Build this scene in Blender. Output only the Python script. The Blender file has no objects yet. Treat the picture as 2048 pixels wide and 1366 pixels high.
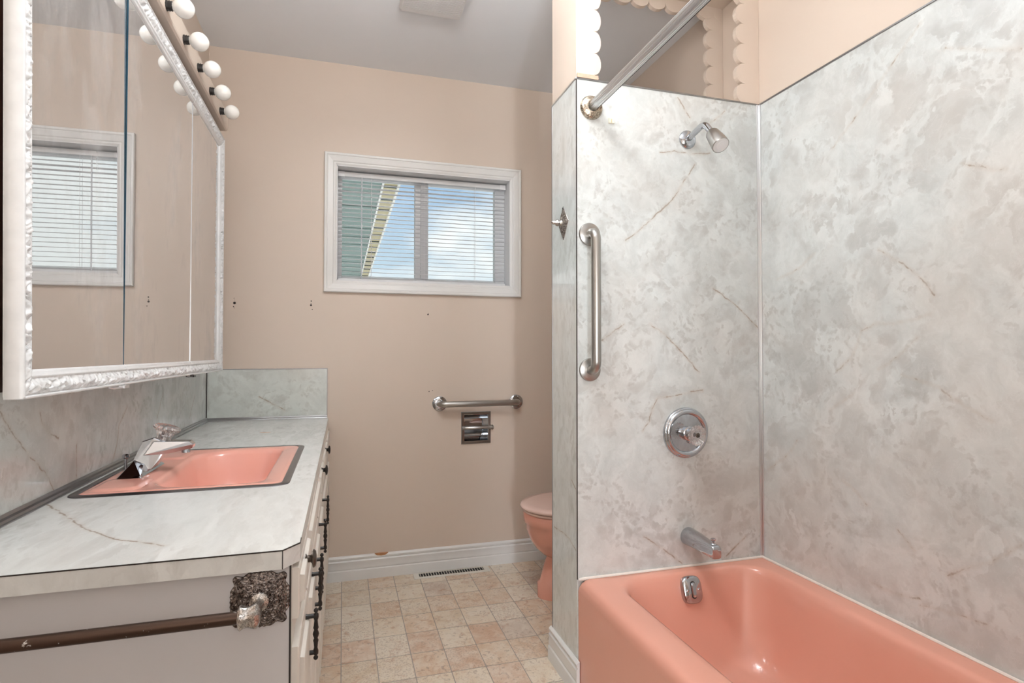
import bpy, bmesh, math, random
from mathutils import Vector, Matrix, noise
random.seed(7)
SC = bpy.context.scene
COL = SC.collection
PI = math.pi

# ------------------------------------------------------------------ camera
YAW = math.radians(16.56)
PITCH = math.atan(23 / 1137.0)
cam_d = bpy.data.cameras.new('camera')
cam_d.sensor_width = 36.0
cam_d.lens = 36.0 * 1137.0 / 2048.0
cam_d.clip_start = 0.02
cam = bpy.data.objects.new('camera', cam_d)
COL.objects.link(cam)
cam.location = (0, 0, 1.10)
cam.rotation_euler = (PI / 2 + PITCH, 0, -YAW)
SC.camera = cam

# ------------------------------------------------------------------ exposure
SC.view_settings.view_transform = 'Standard'
SC.view_settings.look = 'None'
SC.view_settings.exposure = 0.0
SC.view_settings.gamma = 1.0
SC.view_settings.use_curve_mapping = False

# ------------------------------------------------------------------ sky: pale blue with white cloud banks
W = bpy.data.worlds.new('sky'); SC.world = W; W.use_nodes = True
nt = W.node_tree; nt.nodes.clear()
def wn(t, **k):
    n = nt.nodes.new(t)
    for a, v in k.items(): setattr(n, a, v)
    return n
tc = wn('ShaderNodeTexCoord'); sep = wn('ShaderNodeSeparateXYZ')
nt.links.new(tc.outputs['Generated'], sep.inputs[0])
gr = wn('ShaderNodeValToRGB')
gr.color_ramp.elements[0].position = 0.0; gr.color_ramp.elements[0].color = (1.0, 1.0, 1.02, 1)
gr.color_ramp.elements[1].position = 0.45; gr.color_ramp.elements[1].color = (0.20, 0.42, 0.80, 1)
e = gr.color_ramp.elements.new(0.15); e.color = (0.62, 0.78, 0.94, 1)
nt.links.new(sep.outputs['Z'], gr.inputs['Fac'])
mp = wn('ShaderNodeMapping'); mp.inputs['Scale'].default_value = (1.0, 1.0, 2.4); mp.inputs['Location'].default_value = (-1.327, 1.613, 0.0)
cl = wn('ShaderNodeTexNoise'); cl.inputs['Scale'].default_value = 2.1; cl.inputs['Detail'].default_value = 6; cl.inputs['Roughness'].default_value = 0.55
nt.links.new(tc.outputs['Generated'], mp.inputs[0]); nt.links.new(mp.outputs[0], cl.inputs['Vector'])
cr = wn('ShaderNodeValToRGB'); cr.color_ramp.elements[0].position = 0.43; cr.color_ramp.elements[1].position = 0.55
nt.links.new(cl.outputs['Fac'], cr.inputs['Fac'])
mx = wn('ShaderNodeMixRGB'); mx.inputs['Color2'].default_value = (1.15, 1.15, 1.16, 1)
nt.links.new(cr.outputs['Color'], mx.inputs['Fac']); nt.links.new(gr.outputs['Color'], mx.inputs['Color1'])
bg = wn('ShaderNodeBackground'); bg.inputs['Strength'].default_value = 1.0
out = wn('ShaderNodeOutputWorld')
nt.links.new(mx.outputs['Color'], bg.inputs['Color']); nt.links.new(bg.outputs[0], out.inputs[0])

# ------------------------------------------------------------------ lights
def area(name, loc, target, sx, sy, power, color, shape='RECTANGLE', spread=180):
    d = bpy.data.lights.new(name, 'AREA'); d.shape = shape; d.size = sx; d.size_y = sy
    d.energy = power; d.color = color; d.spread = math.radians(spread)
    o = bpy.data.objects.new(name, d); COL.objects.link(o); o.location = loc
    o.rotation_euler = (Vector(target) - Vector(loc)).to_track_quat('-Z', 'Y').to_euler()
    return o
lamp_d = bpy.data.lights.new('ceiling_lamp_light', 'POINT'); lamp_d.energy = 13; lamp_d.color = (1.0, 0.995, 0.98); lamp_d.shadow_soft_size = 0.07
lamp = bpy.data.objects.new('ceiling_lamp_light', lamp_d); COL.objects.link(lamp); lamp.location = (0.28, 1.24, 2.40)
area('hall_daylight', (-0.02, -3.0, 0.95), (0.55, 0, 0.95), 0.13, 1.3, 50.0, (0.88, 0.94, 1.0))
area('added_fill_light', (-0.02, -0.85, 1.50), (0.22, 2.0, 1.62), 1.7, 1.6, 4.0, (0.95, 0.98, 1.0))  # unseen fill panel added behind the camera to lift the whole room
area('added_bounce_light', (0.15, -0.45, 0.95), (0.17, -0.20, 3.0), 0.8, 0.7, 24.0, (0.975, 0.99, 1.0))  # unseen upward panel added to brighten the room by way of the ceiling
area('added_uplight', (0.28, 1.24, 2.27), (0.28, 1.25, 3.0), 0.45, 0.45, 21.0, (1.0, 0.995, 0.985))  # unseen uplight added under the ceiling lamp to brighten the ceiling
sun_d = bpy.data.lights.new('sun', 'SUN'); sun_d.energy = 2.5; sun_d.angle = math.radians(0.6); sun_d.color = (1, 0.95, 0.88)
sun = bpy.data.objects.new('sun', sun_d); COL.objects.link(sun); sun.location = (0, -6, 9)
sun.rotation_euler = Vector((0.35, 0.75, -0.9)).to_track_quat('-Z', 'Y').to_euler()

# ------------------------------------------------------------------ materials
def srgb(r, g, b):
    f = lambda c: (c / 255 / 12.92) if c / 255 <= 0.04045 else ((c / 255 + 0.055) / 1.055) ** 2.4
    return (f(r), f(g), f(b), 1)
class NT:
    def __init__(s, name):
        s.m = bpy.data.materials.new(name); s.m.use_nodes = True
        s.t = s.m.node_tree; s.t.nodes.clear()
        s.o = s.n('ShaderNodeOutputMaterial'); s.b = s.n('ShaderNodeBsdfPrincipled')
        s.l(s.b.outputs[0], s.o.inputs[0])
    def n(s, t, **k):
        n = s.t.nodes.new(t)
        for a, v in k.items():
            if a.startswith('i_'): n.inputs[a[2:].replace('_', ' ')].default_value = v
            else: setattr(n, a, v)
        return n
    def l(s, a, b): s.t.links.new(a, b)
    def ramp(s, fac, stops, interp='LINEAR'):
        r = s.n('ShaderNodeValToRGB'); r.color_ramp.interpolation = interp
        els = r.color_ramp.elements
        while len(els) < len(stops): els.new(0.5)
        for e, (p, c) in zip(els, stops):
            e.position = p; e.color = c if len(c) == 4 else (*c, 1)
        s.l(fac, r.inputs[0]); return r.outputs[0]
    def noise(s, vec, scale, detail=4, rough=0.5, dist=0.0):
        n = s.n('ShaderNodeTexNoise'); n.inputs['Scale'].default_value = scale; n.inputs['Detail'].default_value = detail
        n.inputs['Roughness'].default_value = rough; n.inputs['Distortion'].default_value = dist
        if vec is not None: s.l(vec, n.inputs['Vector'])
        return n
    def mix(s, fac, a, b, mode='MIX'):
        n = s.n('ShaderNodeMixRGB', blend_type=mode)
        for v, i in ((fac, 0), (a, 1), (b, 2)):
            if isinstance(v, (int, float)): n.inputs[i].default_value = v
            elif isinstance(v, tuple): n.inputs[i].default_value = v
            else: s.l(v, n.inputs[i])
        return n.outputs[0]
    def math(s, op, a, b=None, clamp=False):
        n = s.n('ShaderNodeMath', operation=op, use_clamp=clamp)
        for v, i in ((a, 0), (b, 1)):
            if v is None: continue
            if isinstance(v, (int, float)): n.inputs[i].default_value = v
            else: s.l(v, n.inputs[i])
        return n.outputs[0]
    def bump(s, h, strength=0.1, dist=0.01):
        n = s.n('ShaderNodeBump'); n.inputs['Strength'].default_value = strength; n.inputs['Distance'].default_value = dist
        s.l(h, n.inputs['Height']); s.l(n.outputs[0], s.b.inputs['Normal'])
    def set(s, col=None, rough=None, metal=None, spec=None, coat=None, ior=None, trans=None):
        for k, v in (('Base Color', col), ('Roughness', rough), ('Metallic', metal), ('Specular IOR Level', spec), ('Coat Weight', coat), ('IOR', ior), ('Transmission Weight', trans)):
            if v is None: continue
            if isinstance(v, (int, float, tuple)): s.b.inputs[k].default_value = v
            else: s.l(v, s.b.inputs[k])
        return s
    def obj(s): return s.n('ShaderNodeTexCoord').outputs['Object']

def paint(name, c, rough=0.5, var=0.05, scale=2.5, bump=0.0, bscale=180, spec=0.4):
    k = NT(name); p = k.obj()
    n = k.noise(p, scale, 4).outputs['Fac']
    lo = tuple(x * (1 - var) for x in c[:3]); hi = tuple(min(1, x * (1 + var)) for x in c[:3])
    k.set(k.ramp(n, [(0.3, lo), (0.7, hi)]), rough, 0, spec)
    if bump: k.bump(k.noise(p, bscale, 3).outputs['Fac'], bump, 0.002)
    return k.m
def metal(name, c, rough=0.15, var=0.15, scale=30):
    k = NT(name); p = k.obj(); n = k.noise(p, scale, 4).outputs['Fac']
    k.set(c, k.ramp(n, [(0.3, (rough * (1 - var),) * 3), (0.7, (rough * (1 + var),) * 3)]), 1.0)
    return k.m

# segment distance group for veins
_sg = bpy.data.node_groups.new('vein_segment', 'ShaderNodeTree')
for nm, io, ty in (('P', 'INPUT', 'NodeSocketVector'), ('A', 'INPUT', 'NodeSocketVector'), ('D', 'INPUT', 'NodeSocketVector'), ('K', 'INPUT', 'NodeSocketFloat'), ('Prev', 'INPUT', 'NodeSocketFloat'), ('Dist', 'OUTPUT', 'NodeSocketFloat')):
    _sg.interface.new_socket(nm, in_out=io, socket_type=ty)
gi = _sg.nodes.new('NodeGroupInput'); go = _sg.nodes.new('NodeGroupOutput')
def _v(op):
    n = _sg.nodes.new('ShaderNodeVectorMath'); n.operation = op; return n
s1 = _v('SUBTRACT'); _sg.links.new(gi.outputs['P'], s1.inputs[0]); _sg.links.new(gi.outputs['A'], s1.inputs[1])
d1 = _v('DOT_PRODUCT'); _sg.links.new(s1.outputs[0], d1.inputs[0]); _sg.links.new(gi.outputs['D'], d1.inputs[1])
m1 = _sg.nodes.new('ShaderNodeMath'); m1.operation = 'MULTIPLY'; m1.use_clamp = True
_sg.links.new(d1.outputs['Value'], m1.inputs[0]); _sg.links.new(gi.outputs['K'], m1.inputs[1])
sc1 = _v('SCALE'); _sg.links.new(gi.outputs['D'], sc1.inputs[0]); _sg.links.new(m1.outputs[0], sc1.inputs['Scale'])
ds = _v('DISTANCE'); _sg.links.new(s1.outputs[0], ds.inputs[0]); _sg.links.new(sc1.outputs[0], ds.inputs[1])
mn = _sg.nodes.new('ShaderNodeMath'); mn.operation = 'MINIMUM'
_sg.links.new(ds.outputs['Value'], mn.inputs[0]); _sg.links.new(gi.outputs['Prev'], mn.inputs[1])
_sg.links.new(mn.outputs[0], go.inputs['Dist'])

def marble(name, veins, stretch=(1, 1, 1), contrast=1.0, rough=0.16, width=0.0018, tint=(1, 1, 1), scale=1.0, warm=1.0, coat=0.0):
    k = NT(name); p0 = k.obj()
    mp = k.n('ShaderNodeMapping'); mp.inputs['Scale'].default_value = tuple(scale * s for s in stretch); k.l(p0, mp.inputs[0]); p = mp.outputs[0]
    wob = k.noise(p, 4.0, 5, 0.6)
    add = k.n('ShaderNodeVectorMath', operation='MULTIPLY_ADD'); k.l(wob.outputs['Color'], add.inputs[0]); add.inputs[1].default_value = (0.22, 0.22, 0.22); k.l(p, add.inputs[2])
    q = add.outputs[0]
    T = lambda c: tuple(min(1, a * b) for a, b in zip(c, tint))
    lo, mid, hi = (0.55, 0.58, 0.57), (0.62, 0.652, 0.642), (0.685, 0.718, 0.708)
    mean = mid
    cc = [T(tuple(m + (x - m) * contrast for x, m in zip(c, mean))) for c in (lo, mid, hi)]
    base = k.ramp(k.noise(q, 10.0, 10, 0.70, 0.4).outputs['Fac'], [(0.34, cc[0]), (0.48, cc[1]), (0.62, cc[2])])
    # broken grey fragments with crisp outlines in a paler matrix
    wob2 = k.noise(p, 22.0, 5, 0.65)
    ad2 = k.n('ShaderNodeVectorMath', operation='MULTIPLY_ADD'); k.l(wob2.outputs['Color'], ad2.inputs[0]); ad2.inputs[1].default_value = (0.055,) * 3; k.l(q, ad2.inputs[2])
    for vs, lo_, hi_, st, mk in ((20.0, 0.60, 0.62, 0.74, 3.2), (48.0, 0.60, 0.62, 0.70, 5.0), (7.0, 0.68, 0.70, 0.66, 2.0)):
        vo = k.n('ShaderNodeTexVoronoi'); vo.inputs['Scale'].default_value = vs; vo.inputs['Randomness'].default_value = 1.0; k.l(ad2.outputs[0], vo.inputs['Vector'])
        sx = k.n('ShaderNodeSeparateXYZ'); k.l(vo.outputs['Color'], sx.inputs[0])
        frag = k.ramp(sx.outputs['X'], [(lo_, (0, 0, 0)), (hi_, (1, 1, 1))])
        soft = k.ramp(vo.outputs['Distance'], [(0.25, (1, 1, 1)), (0.75, (0.1, 0.1, 0.1))])
        area_ = k.ramp(k.noise(q, mk, 3).outputs['Fac'], [(0.42, (0.12,) * 3), (0.58, (1, 1, 1))])
        fac = k.math('MULTIPLY', k.math('MULTIPLY', frag, soft), k.math('MULTIPLY', area_, st * contrast))
        base = k.mix(fac, base, T((0.45, 0.458, 0.443)) + (1,))
    # warm clouds
    w1 = k.ramp(k.noise(q, 2.2, 3).outputs['Fac'], [(0.48, (0, 0, 0)), (0.68, (1, 1, 1))])
    base = k.mix(k.math('MULTIPLY', w1, 0.30 * contrast * warm), base, T((0.66, 0.585, 0.52)) + (1,))
    # pale wisps
    wn_ = k.noise(q, 7.0, 6, 0.6, 1.6).outputs['Fac']
    wis = k.math('ABSOLUTE', k.math('SUBTRACT', wn_, 0.5))
    wis = k.ramp(wis, [(0.0, (1, 1, 1)), (0.012, (0, 0, 0))])
    base = k.mix(k.math('MULTIPLY', wis, 0.2 * contrast), base, T((0.77, 0.765, 0.745)) + (1,))
    # fine brown veins
    vw = k.noise(p0, 28, 4, 0.65)
    va = k.n('ShaderNodeVectorMath', operation='MULTIPLY_ADD'); k.l(vw.outputs['Color'], va.inputs[0]); va.inputs[1].default_value = (0.016,) * 3
    off = k.n('ShaderNodeVectorMath', operation='SUBTRACT'); k.l(p0, off.inputs[0]); off.inputs[1].default_value = (0.008,) * 3
    k.l(off.outputs[0], va.inputs[2])
    prev = None
    for line in veins:
        for a, b in zip(line[:-1], line[1:]):
            g = k.n('ShaderNodeGroup'); g.node_tree = _sg
            d = [b[i] - a[i] for i in range(3)]
            k.l(va.outputs[0], g.inputs['P']); g.inputs['A'].default_value = a; g.inputs['D'].default_value = d
            g.inputs['K'].default_value = 1.0 / max(1e-9, sum(x * x for x in d))
            if prev is None: g.inputs['Prev'].default_value = 1.0
            else: k.l(prev, g.inputs['Prev'])
            prev = g.outputs['Dist']
    if prev is not None:
        wmod = k.noise(p0, 14, 3).outputs['Fac']
        core = k.ramp(k.math('DIVIDE', prev, k.math('MULTIPLY', wmod, width * 3.2)), [(0.25, (1, 1, 1)), (1.0, (0, 0, 0))])
        halo = k.ramp(prev, [(0.0, (1, 1, 1)), (0.009, (0, 0, 0))])
        base = k.mix(k.math('MULTIPLY', halo, 0.36), base, T((0.50, 0.43, 0.36)) + (1,))
        stren = k.ramp(wmod, [(0.28, (0.45,) * 3), (0.50, (0.78,) * 3)])
        base = k.mix(k.math('MULTIPLY', core, stren), base, (0.30, 0.235, 0.18, 1))
    k.set(base, rough, 0, 0.5, coat)
    k.b.inputs['Coat Roughness'].default_value = 0.04
    return k.m
VEINS_right = [[(1.449, 1.238, 1.391), (1.449, 1.167, 1.342), (1.449, 1.112, 1.292), (1.449, 1.081, 1.248)], [(1.449, 1.093, 1.2), (1.449, 1.138, 1.189), (1.449, 1.194, 1.182), (1.449, 1.252, 1.182), (1.449, 1.294, 1.165), (1.449, 1.306, 1.134), (1.449, 1.333, 1.085), (1.449, 1.381, 1.044)], [(1.449, 1.127, 1.142), (1.449, 1.16, 1.107), (1.449, 1.24, 1.055)], [(1.449, 1.171, 1.042), (1.449, 1.125, 1.029), (1.449, 1.071, 1.013), (1.449, 1.038, 0.988), (1.449, 1.013, 0.973), (1.449, 0.983, 0.957), (1.449, 0.952, 0.942)], [(1.449, 1.327, 0.977), (1.449, 1.407, 0.925)], [(1.449, 1.546, 0.809), (1.449, 1.579, 0.762), (1.449, 1.679, 0.687)], [(1.449, 1.364, 0.716), (1.449, 1.319, 0.694), (1.449, 1.285, 0.663)], [(1.449, 1.464, 1.419), (1.449, 1.527, 1.38), (1.449, 1.625, 1.355)], [(1.449, 1.105, 1.966), (1.449, 1.212, 1.875), (1.449, 1.285, 1.813), (1.449, 1.387, 1.734)], [(1.449, 1.043, 1.866), (1.449, 0.962, 1.819), (1.449, 0.878, 1.778)], [(1.449, 1.006, 1.561), (1.449, 0.948, 1.53), (1.449, 0.915, 1.519)], [(1.449, 0.896, 0.672), (1.449, 0.965, 0.61), (1.449, 1.057, 0.548)], [(1.449, 1.277, 0.446), (1.449, 1.218, 0.443), (1.449, 1.131, 0.459)], [(1.449, 1.189, 0.62), (1.449, 1.143, 0.578)], [(1.449, 1.129, 0.442), (1.449, 1.048, 0.459), (1.449, 0.972, 0.466)]]
VEINS_plumb = [[(1.298, 1.709, 1.962), (1.258, 1.709, 1.925), (1.221, 1.709, 1.897)], [(1.037, 1.709, 1.787), (1.096, 1.709, 1.798), (1.165, 1.709, 1.794), (1.236, 1.709, 1.805)], [(0.944, 1.709, 1.504), (0.906, 1.709, 1.478)], [(0.817, 1.709, 1.143), (0.896, 1.709, 1.195)], [(0.995, 1.709, 1.198), (1.056, 1.709, 1.161), (1.115, 1.709, 1.107), (1.186, 1.709, 1.034)], [(1.245, 1.709, 1.328), (1.313, 1.709, 1.286), (1.363, 1.709, 1.252), (1.431, 1.709, 1.192)], [(1.199, 1.709, 0.97), (1.149, 1.709, 0.964), (1.08, 1.709, 0.951), (1.024, 1.709, 0.948), (1.003, 1.709, 0.909), (0.99, 1.709, 0.869), (0.967, 1.709, 0.838)], [(0.969, 1.709, 0.485), (1.04, 1.709, 0.438), (1.114, 1.709, 0.383)], [(1.372, 1.709, 0.448), (1.292, 1.709, 0.389)], [(1.107, 1.709, 1.986), (1.156, 1.709, 1.922)], [(1.175, 1.709, 1.757), (1.085, 1.709, 1.627), (0.944, 1.709, 1.504)]]
VEINS_counter = [[(-0.588, 1.412, 0.788), (-0.436, 1.188, 0.788), (-0.358, 1.103, 0.788), (-0.303, 1.069, 0.788), (-0.276, 1.048, 0.788)]]
VEINS_left = [[(-0.597, 1.258, 0.993), (-0.597, 1.299, 0.949), (-0.597, 1.367, 0.89), (-0.597, 1.422, 0.853), (-0.597, 1.462, 0.806)], [(-0.597, 1.399, 0.975), (-0.597, 1.406, 0.958), (-0.597, 1.442, 0.93), (-0.597, 1.481, 0.913)], [(-0.597, 1.891, 0.943), (-0.597, 1.831, 0.897), (-0.597, 1.819, 0.846), (-0.597, 1.788, 0.807)], [(-0.597, 2.231, 0.96), (-0.597, 2.174, 0.883)], [(-0.597, 2.675, 0.921), (-0.597, 2.59, 0.83)], [(-0.597, 1.569, 0.885), (-0.597, 1.572, 0.808)]]
VEINS_back = [[(-0.372, 2.887, 0.894), (-0.327, 2.887, 0.868), (-0.263, 2.887, 0.831)]]
VEINS_pony = [[(0.727, 1.754, 0.68), (0.727, 1.721, 0.655)], [(0.727, 1.918, 0.478), (0.727, 1.831, 0.483), (0.727, 1.773, 0.479), (0.727, 1.722, 0.459)]]
M = {}
M['wall'] = paint('peach_wall_paint', srgb(214, 199, 185), 0.42, 0.02, 1.6, 0.05, 220, 0.35)
M['ceiling'] = paint('ceiling_paint', srgb(236, 239, 243), 0.75, 0.02, 2.0, 0.05, 160, 0.2)
M['trim'] = paint('white_trim_paint', srgb(230, 230, 228), 0.30, 0.03, 6.0, 0.0, spec=0.45)
M['trim_grey'] = paint('window_frame_vinyl', srgb(226, 227, 228), 0.35, 0.02, 6.0)
M['cabinet'] = paint('cream_cabinet_paint', srgb(226, 221, 213), 0.35, 0.05, 8.0, 0.05, 60)
M['cab_end'] = paint('cabinet_end_paint', srgb(206, 205, 206), 0.30, 0.03, 3.0)
M['frame_white'] = paint('glossy_white_plaster', srgb(234, 236, 237), 0.22, 0.05, 30.0)
M['slat'] = paint('white_slat_enamel', srgb(236, 236, 238), 0.35, 0.02, 8.0)
M['bulb'] = paint('opal_bulb_glass', srgb(246, 245, 240), 0.10, 0.01, 5.0, spec=0.6)
M['pink'] = paint('pink_enamel', srgb(222, 160, 141), 0.10, 0.015, 3.0, spec=0.55)
M['pink_sink'] = paint('pink_sink_enamel', srgb(226, 164, 149), 0.10, 0.015, 3.0, spec=0.55)
M['pink_lid'] = paint('pale_pink_plastic', srgb(230, 200, 189), 0.18, 0.02, 3.0, spec=0.5)
M['caulk'] = paint('white_caulk', srgb(238, 230, 222), 0.55, 0.05, 60.0)
M['chrome'] = metal('polished_chrome', (0.50, 0.52, 0.55, 1), 0.06, 0.0)
M['steel'] = metal('brushed_stainless', (0.42, 0.41, 0.39, 1), 0.30, 0.0, 10)
M['dark_steel'] = metal('dark_steel_rim', (0.17, 0.17, 0.18, 1), 0.28, 0.0)
M['alu'] = metal('aluminium_channel', (0.78, 0.79, 0.80, 1), 0.28, 0.0)
M['grey_trim'] = metal('dull_grey_channel', (0.30, 0.30, 0.30, 1), 0.35)
M['dark_line'] = paint('dark_seam', srgb(44, 38, 36), 0.5, 0.1, 20)
M['black'] = paint('black_iron', srgb(26, 21, 18), 0.38, 0.3, 40, spec=0.5)
M['dark_wood'] = paint('dark_brown_wood', srgb(66, 40, 30), 0.5, 0.25, 12)
M['bronze_knob'] = metal('aged_bronze_knob', (0.13, 0.11, 0.095, 1), 0.3)
M['cream_plastic'] = paint('cream_plastic', srgb(233, 226, 205), 0.4, 0.02, 30)
M['register'] = paint('register_enamel', srgb(222, 218, 208), 0.4, 0.06, 60)
M['register_dark'] = paint('vent_shade_dark', srgb(38, 36, 34), 0.7, 0.1, 30)  # near-black colour stands in for the shade inside the vents
M['fan'] = paint('vent_plastic', srgb(214, 213, 212), 0.5, 0.02, 30)
M['hole'] = paint('dark_hole', srgb(40, 32, 30), 0.7, 0.2, 200)
M['stain'] = paint('bare_wood_stain', srgb(176, 128, 88), 0.6, 0.2, 90)

def carved_metal(name, dark, light, rough, scale):
    k = NT(name); p = k.obj()
    v = k.noise(p, scale, 5, 0.6, 1.5).outputs['Fac']
    k.set(k.ramp(v, [(0.40, dark), (0.62, light)]), rough, 1.0)
    k.bump(v, 0.25, 0.002)
    return k.m
M['carved_bronze'] = carved_metal('carved_bronze', (0.07, 0.055, 0.05), (0.34, 0.30, 0.28), 0.25, 120)
M['carved_silver'] = carved_metal('carved_silver', (0.24, 0.22, 0.20), (0.78, 0.76, 0.73), 0.26, 260)
M['carved_brass'] = carved_metal('carved_dull_brass', (0.20, 0.16, 0.12), (0.66, 0.57, 0.46), 0.25, 170)

k = NT('worn_bronze_rod'); p = k.obj()
spk = k.ramp(k.noise(p, 70, 4, 0.7).outputs['Fac'], [(0.64, (0, 0, 0)), (0.68, (1, 1, 1))])
k.set(k.mix(spk, (0.085, 0.055, 0.042, 1), (0.7, 0.7, 0.68, 1)), 0.28, 0.85); M['rod_bronze'] = k.m

k = NT('mirror_glass'); p = k.obj()
mp = k.n('ShaderNodeMapping'); mp.inputs['Scale'].default_value = (1, 1, 0.55); k.l(p, mp.inputs[0])
dirt = k.ramp(k.noise(mp.outputs[0], 4.5, 8, 0.68).outputs['Fac'], [(0.50, (0, 0, 0)), (0.72, (1, 1, 1))])
k.set((0.75, 0.755, 0.755, 1), 0.012, 1.0)
dif = k.n('ShaderNodeBsdfDiffuse'); dif.inputs['Color'].default_value = (0.74, 0.73, 0.73, 1)
ms = k.n('ShaderNodeMixShader'); k.l(k.math('MULTIPLY_ADD', dirt, 0.26), ms.inputs[0])
ms.inputs[0].links[0].from_node.inputs[2].default_value = 0.07
k.l(k.b.outputs[0], ms.inputs[1]); k.l(dif.outputs[0], ms.inputs[2]); k.l(ms.outputs[0], k.o.inputs[0]); M['mirror'] = k.m
M['mirror_edge'] = metal('mirror_edge', (0.04, 0.10, 0.15, 1), 0.2)

k = NT('window_glass'); k.t.nodes.remove(k.b)
tr = k.n('ShaderNodeBsdfTransparent'); tr.inputs[0].default_value = (0.94, 0.97, 0.96, 1); gl = k.n('ShaderNodeBsdfGlossy'); gl.inputs['Roughness'].default_value = 0.35
fr = k.n('ShaderNodeFresnel'); fr.inputs[0].default_value = 1.45; ms = k.n('ShaderNodeMixShader')
k.l(fr.outputs[0], ms.inputs[0]); k.l(tr.outputs[0], ms.inputs[1]); k.l(gl.outputs[0], ms.inputs[2]); k.l(ms.outputs[0], k.o.inputs[0]); M['glass'] = k.m
k = NT('crystal_acrylic'); k.set((0.93, 0.91, 0.89, 1), 0.05, 0, 0.5, ior=1.45, trans=0.86); M['crystal'] = k.m
k = NT('clear_wand'); k.set((0.85, 0.88, 0.92, 1), 0.1, 0, 0.5, ior=1.4, trans=0.5); M['wand'] = k.m

# vinyl floor tiles: every tile is its own object, the random value of the object picks its print
k = NT('vinyl_tile'); oi = k.n('ShaderNodeObjectInfo'); p = k.obj()
sh = k.n('ShaderNodeVectorMath', operation='MULTIPLY_ADD'); sh.inputs[1].default_value = (37.0, 23.0, 11.0)
cmb = k.n('ShaderNodeCombineXYZ'); [k.l(oi.outputs['Random'], cmb.inputs[i]) for i in range(3)]
k.l(cmb.outputs[0], sh.inputs[0]); k.l(p, sh.inputs[2]); q = sh.outputs[0]
hue = k.ramp(oi.outputs['Random'], [(0.0, srgb(222, 206, 184)), (0.2, srgb(212, 186, 160)), (0.38, srgb(200, 182, 166)), (0.50, srgb(226, 214, 196)), (0.64, srgb(214, 189, 163)), (0.78, srgb(212, 194, 170)), (0.90, srgb(206, 175, 150))], 'CONSTANT')
big = k.ramp(k.noise(q, 16, 5, 0.6, 0.6).outputs['Fac'], [(0.36, (0, 0, 0)), (0.62, (1, 1, 1))])
c = k.mix(k.math('MULTIPLY', big, 0.6), hue, srgb(234, 226, 212))
rst = k.ramp(k.noise(q, 24, 6, 0.65, 1.0).outputs['Fac'], [(0.54, (0, 0, 0)), (0.70, (1, 1, 1))])
c = k.mix(k.math('MULTIPLY', rst, 0.65), c, srgb(182, 134, 100))
r2 = k.math('FRACT', k.math('MULTIPLY', oi.outputs['Random'], 17.31))
amt = k.ramp(r2, [(0.45, (0.1,) * 3), (0.75, (0.75,) * 3)])
spk = k.ramp(k.noise(q, 150, 3, 0.6).outputs['Fac'], [(0.52, (0, 0, 0)), (0.60, (1, 1, 1))])
c = k.mix(k.math('MULTIPLY', spk, k.math('MULTIPLY', amt, 0.6)), c, srgb(158, 134, 116))
blot = k.ramp(k.noise(q, 42, 5, 0.6, 1.5).outputs['Fac'], [(0.57, (0, 0, 0)), (0.64, (1, 1, 1))])
c = k.mix(k.math('MULTIPLY', blot, k.math('SUBTRACT', 0.6, k.math('MULTIPLY', amt, 0.5))), c, srgb(150, 128, 114))
k.set(c, 0.36, 0, 0.4); M['tile'] = k.m
M['grout'] = paint('grey_grout', srgb(162, 154, 144), 0.55, 0.04, 20)
M['strip_paint'] = paint('worn_peach_paint', srgb(196, 166, 144), 0.55, 0.12, 60)
M['soffit'] = paint('grey_green_soffit', srgb(118, 140, 135), 0.6, 0.1, 3)
M['fascia'] = paint('white_fascia', srgb(236, 236, 232), 0.5, 0.03, 3)
M['tan'] = paint('tan_beam', srgb(190, 178, 140), 0.6, 0.05, 3)
M['teal_dark'] = paint('dark_gap', srgb(40, 58, 60), 0.7, 0.1, 3)

M['marble_right'] = marble('laminate_right', VEINS_right)
M['marble_plumb'] = marble('laminate_plumbing', VEINS_plumb)
M['marble_counter'] = marble('laminate_counter', VEINS_counter, (1.6, 0.55, 1), 0.6, 0.2, 0.0017, (1.18, 1.155, 1.15), 0.9, 0.25)
M['marble_left'] = marble('laminate_left_splash', VEINS_left, (1, 1, 0.9), 1.0, 0.14)
M['marble_back'] = marble('laminate_back_splash', VEINS_back, (1, 1, 1), 0.8, 0.16, tint=(0.96, 0.96, 0.92))
M['marble_pony'] = marble('laminate_partition', VEINS_pony, (1, 1.6, 0.8), 0.7, 0.10, tint=(1.12, 1.13, 1.13), coat=0.8)  # lighter tint in the colour helps out the window's weak reflection

# ------------------------------------------------------------------ mesh helpers
def link(name, bm, mat, parent=None, smooth=False, bevel=0.0, seg=2, angle=40):
    me = bpy.data.meshes.new(name); bm.normal_update(); bm.to_mesh(me); bm.free()
    mats = mat if isinstance(mat, (list, tuple)) else [mat]
    for m in mats: me.materials.append(M[m] if isinstance(m, str) else m)
    o = bpy.data.objects.new(name, me); COL.objects.link(o)
    if parent is not None: setpar(o, parent)
    if bevel:
        b = o.modifiers.new('bevel', 'BEVEL'); b.width = bevel; b.segments = seg; b.limit_method = 'ANGLE'; b.angle_limit = math.radians(35)
        b.harden_normals = False
    if smooth:
        for p in me.polygons: p.use_smooth = True
        if angle:
            me.set_sharp_from_angle(angle=math.radians(angle))
    return o
ABS = {}
def setpar(o, parent):
    """child keeps world coordinates: only translations are used"""
    w = Vector((0, 0, 0)); q = parent
    while q is not None:
        w += q.location; q = q.parent
    o.parent = parent; o.location = o.location - w
def thing(name, label, cat, loc=(0, 0, 0), group=None):
    o = bpy.data.objects.new(name, None); COL.objects.link(o); o.location = loc; o.empty_display_size = 0.05
    o['label'] = label; o['category'] = cat
    if group: o['group'] = group
    return o
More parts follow.
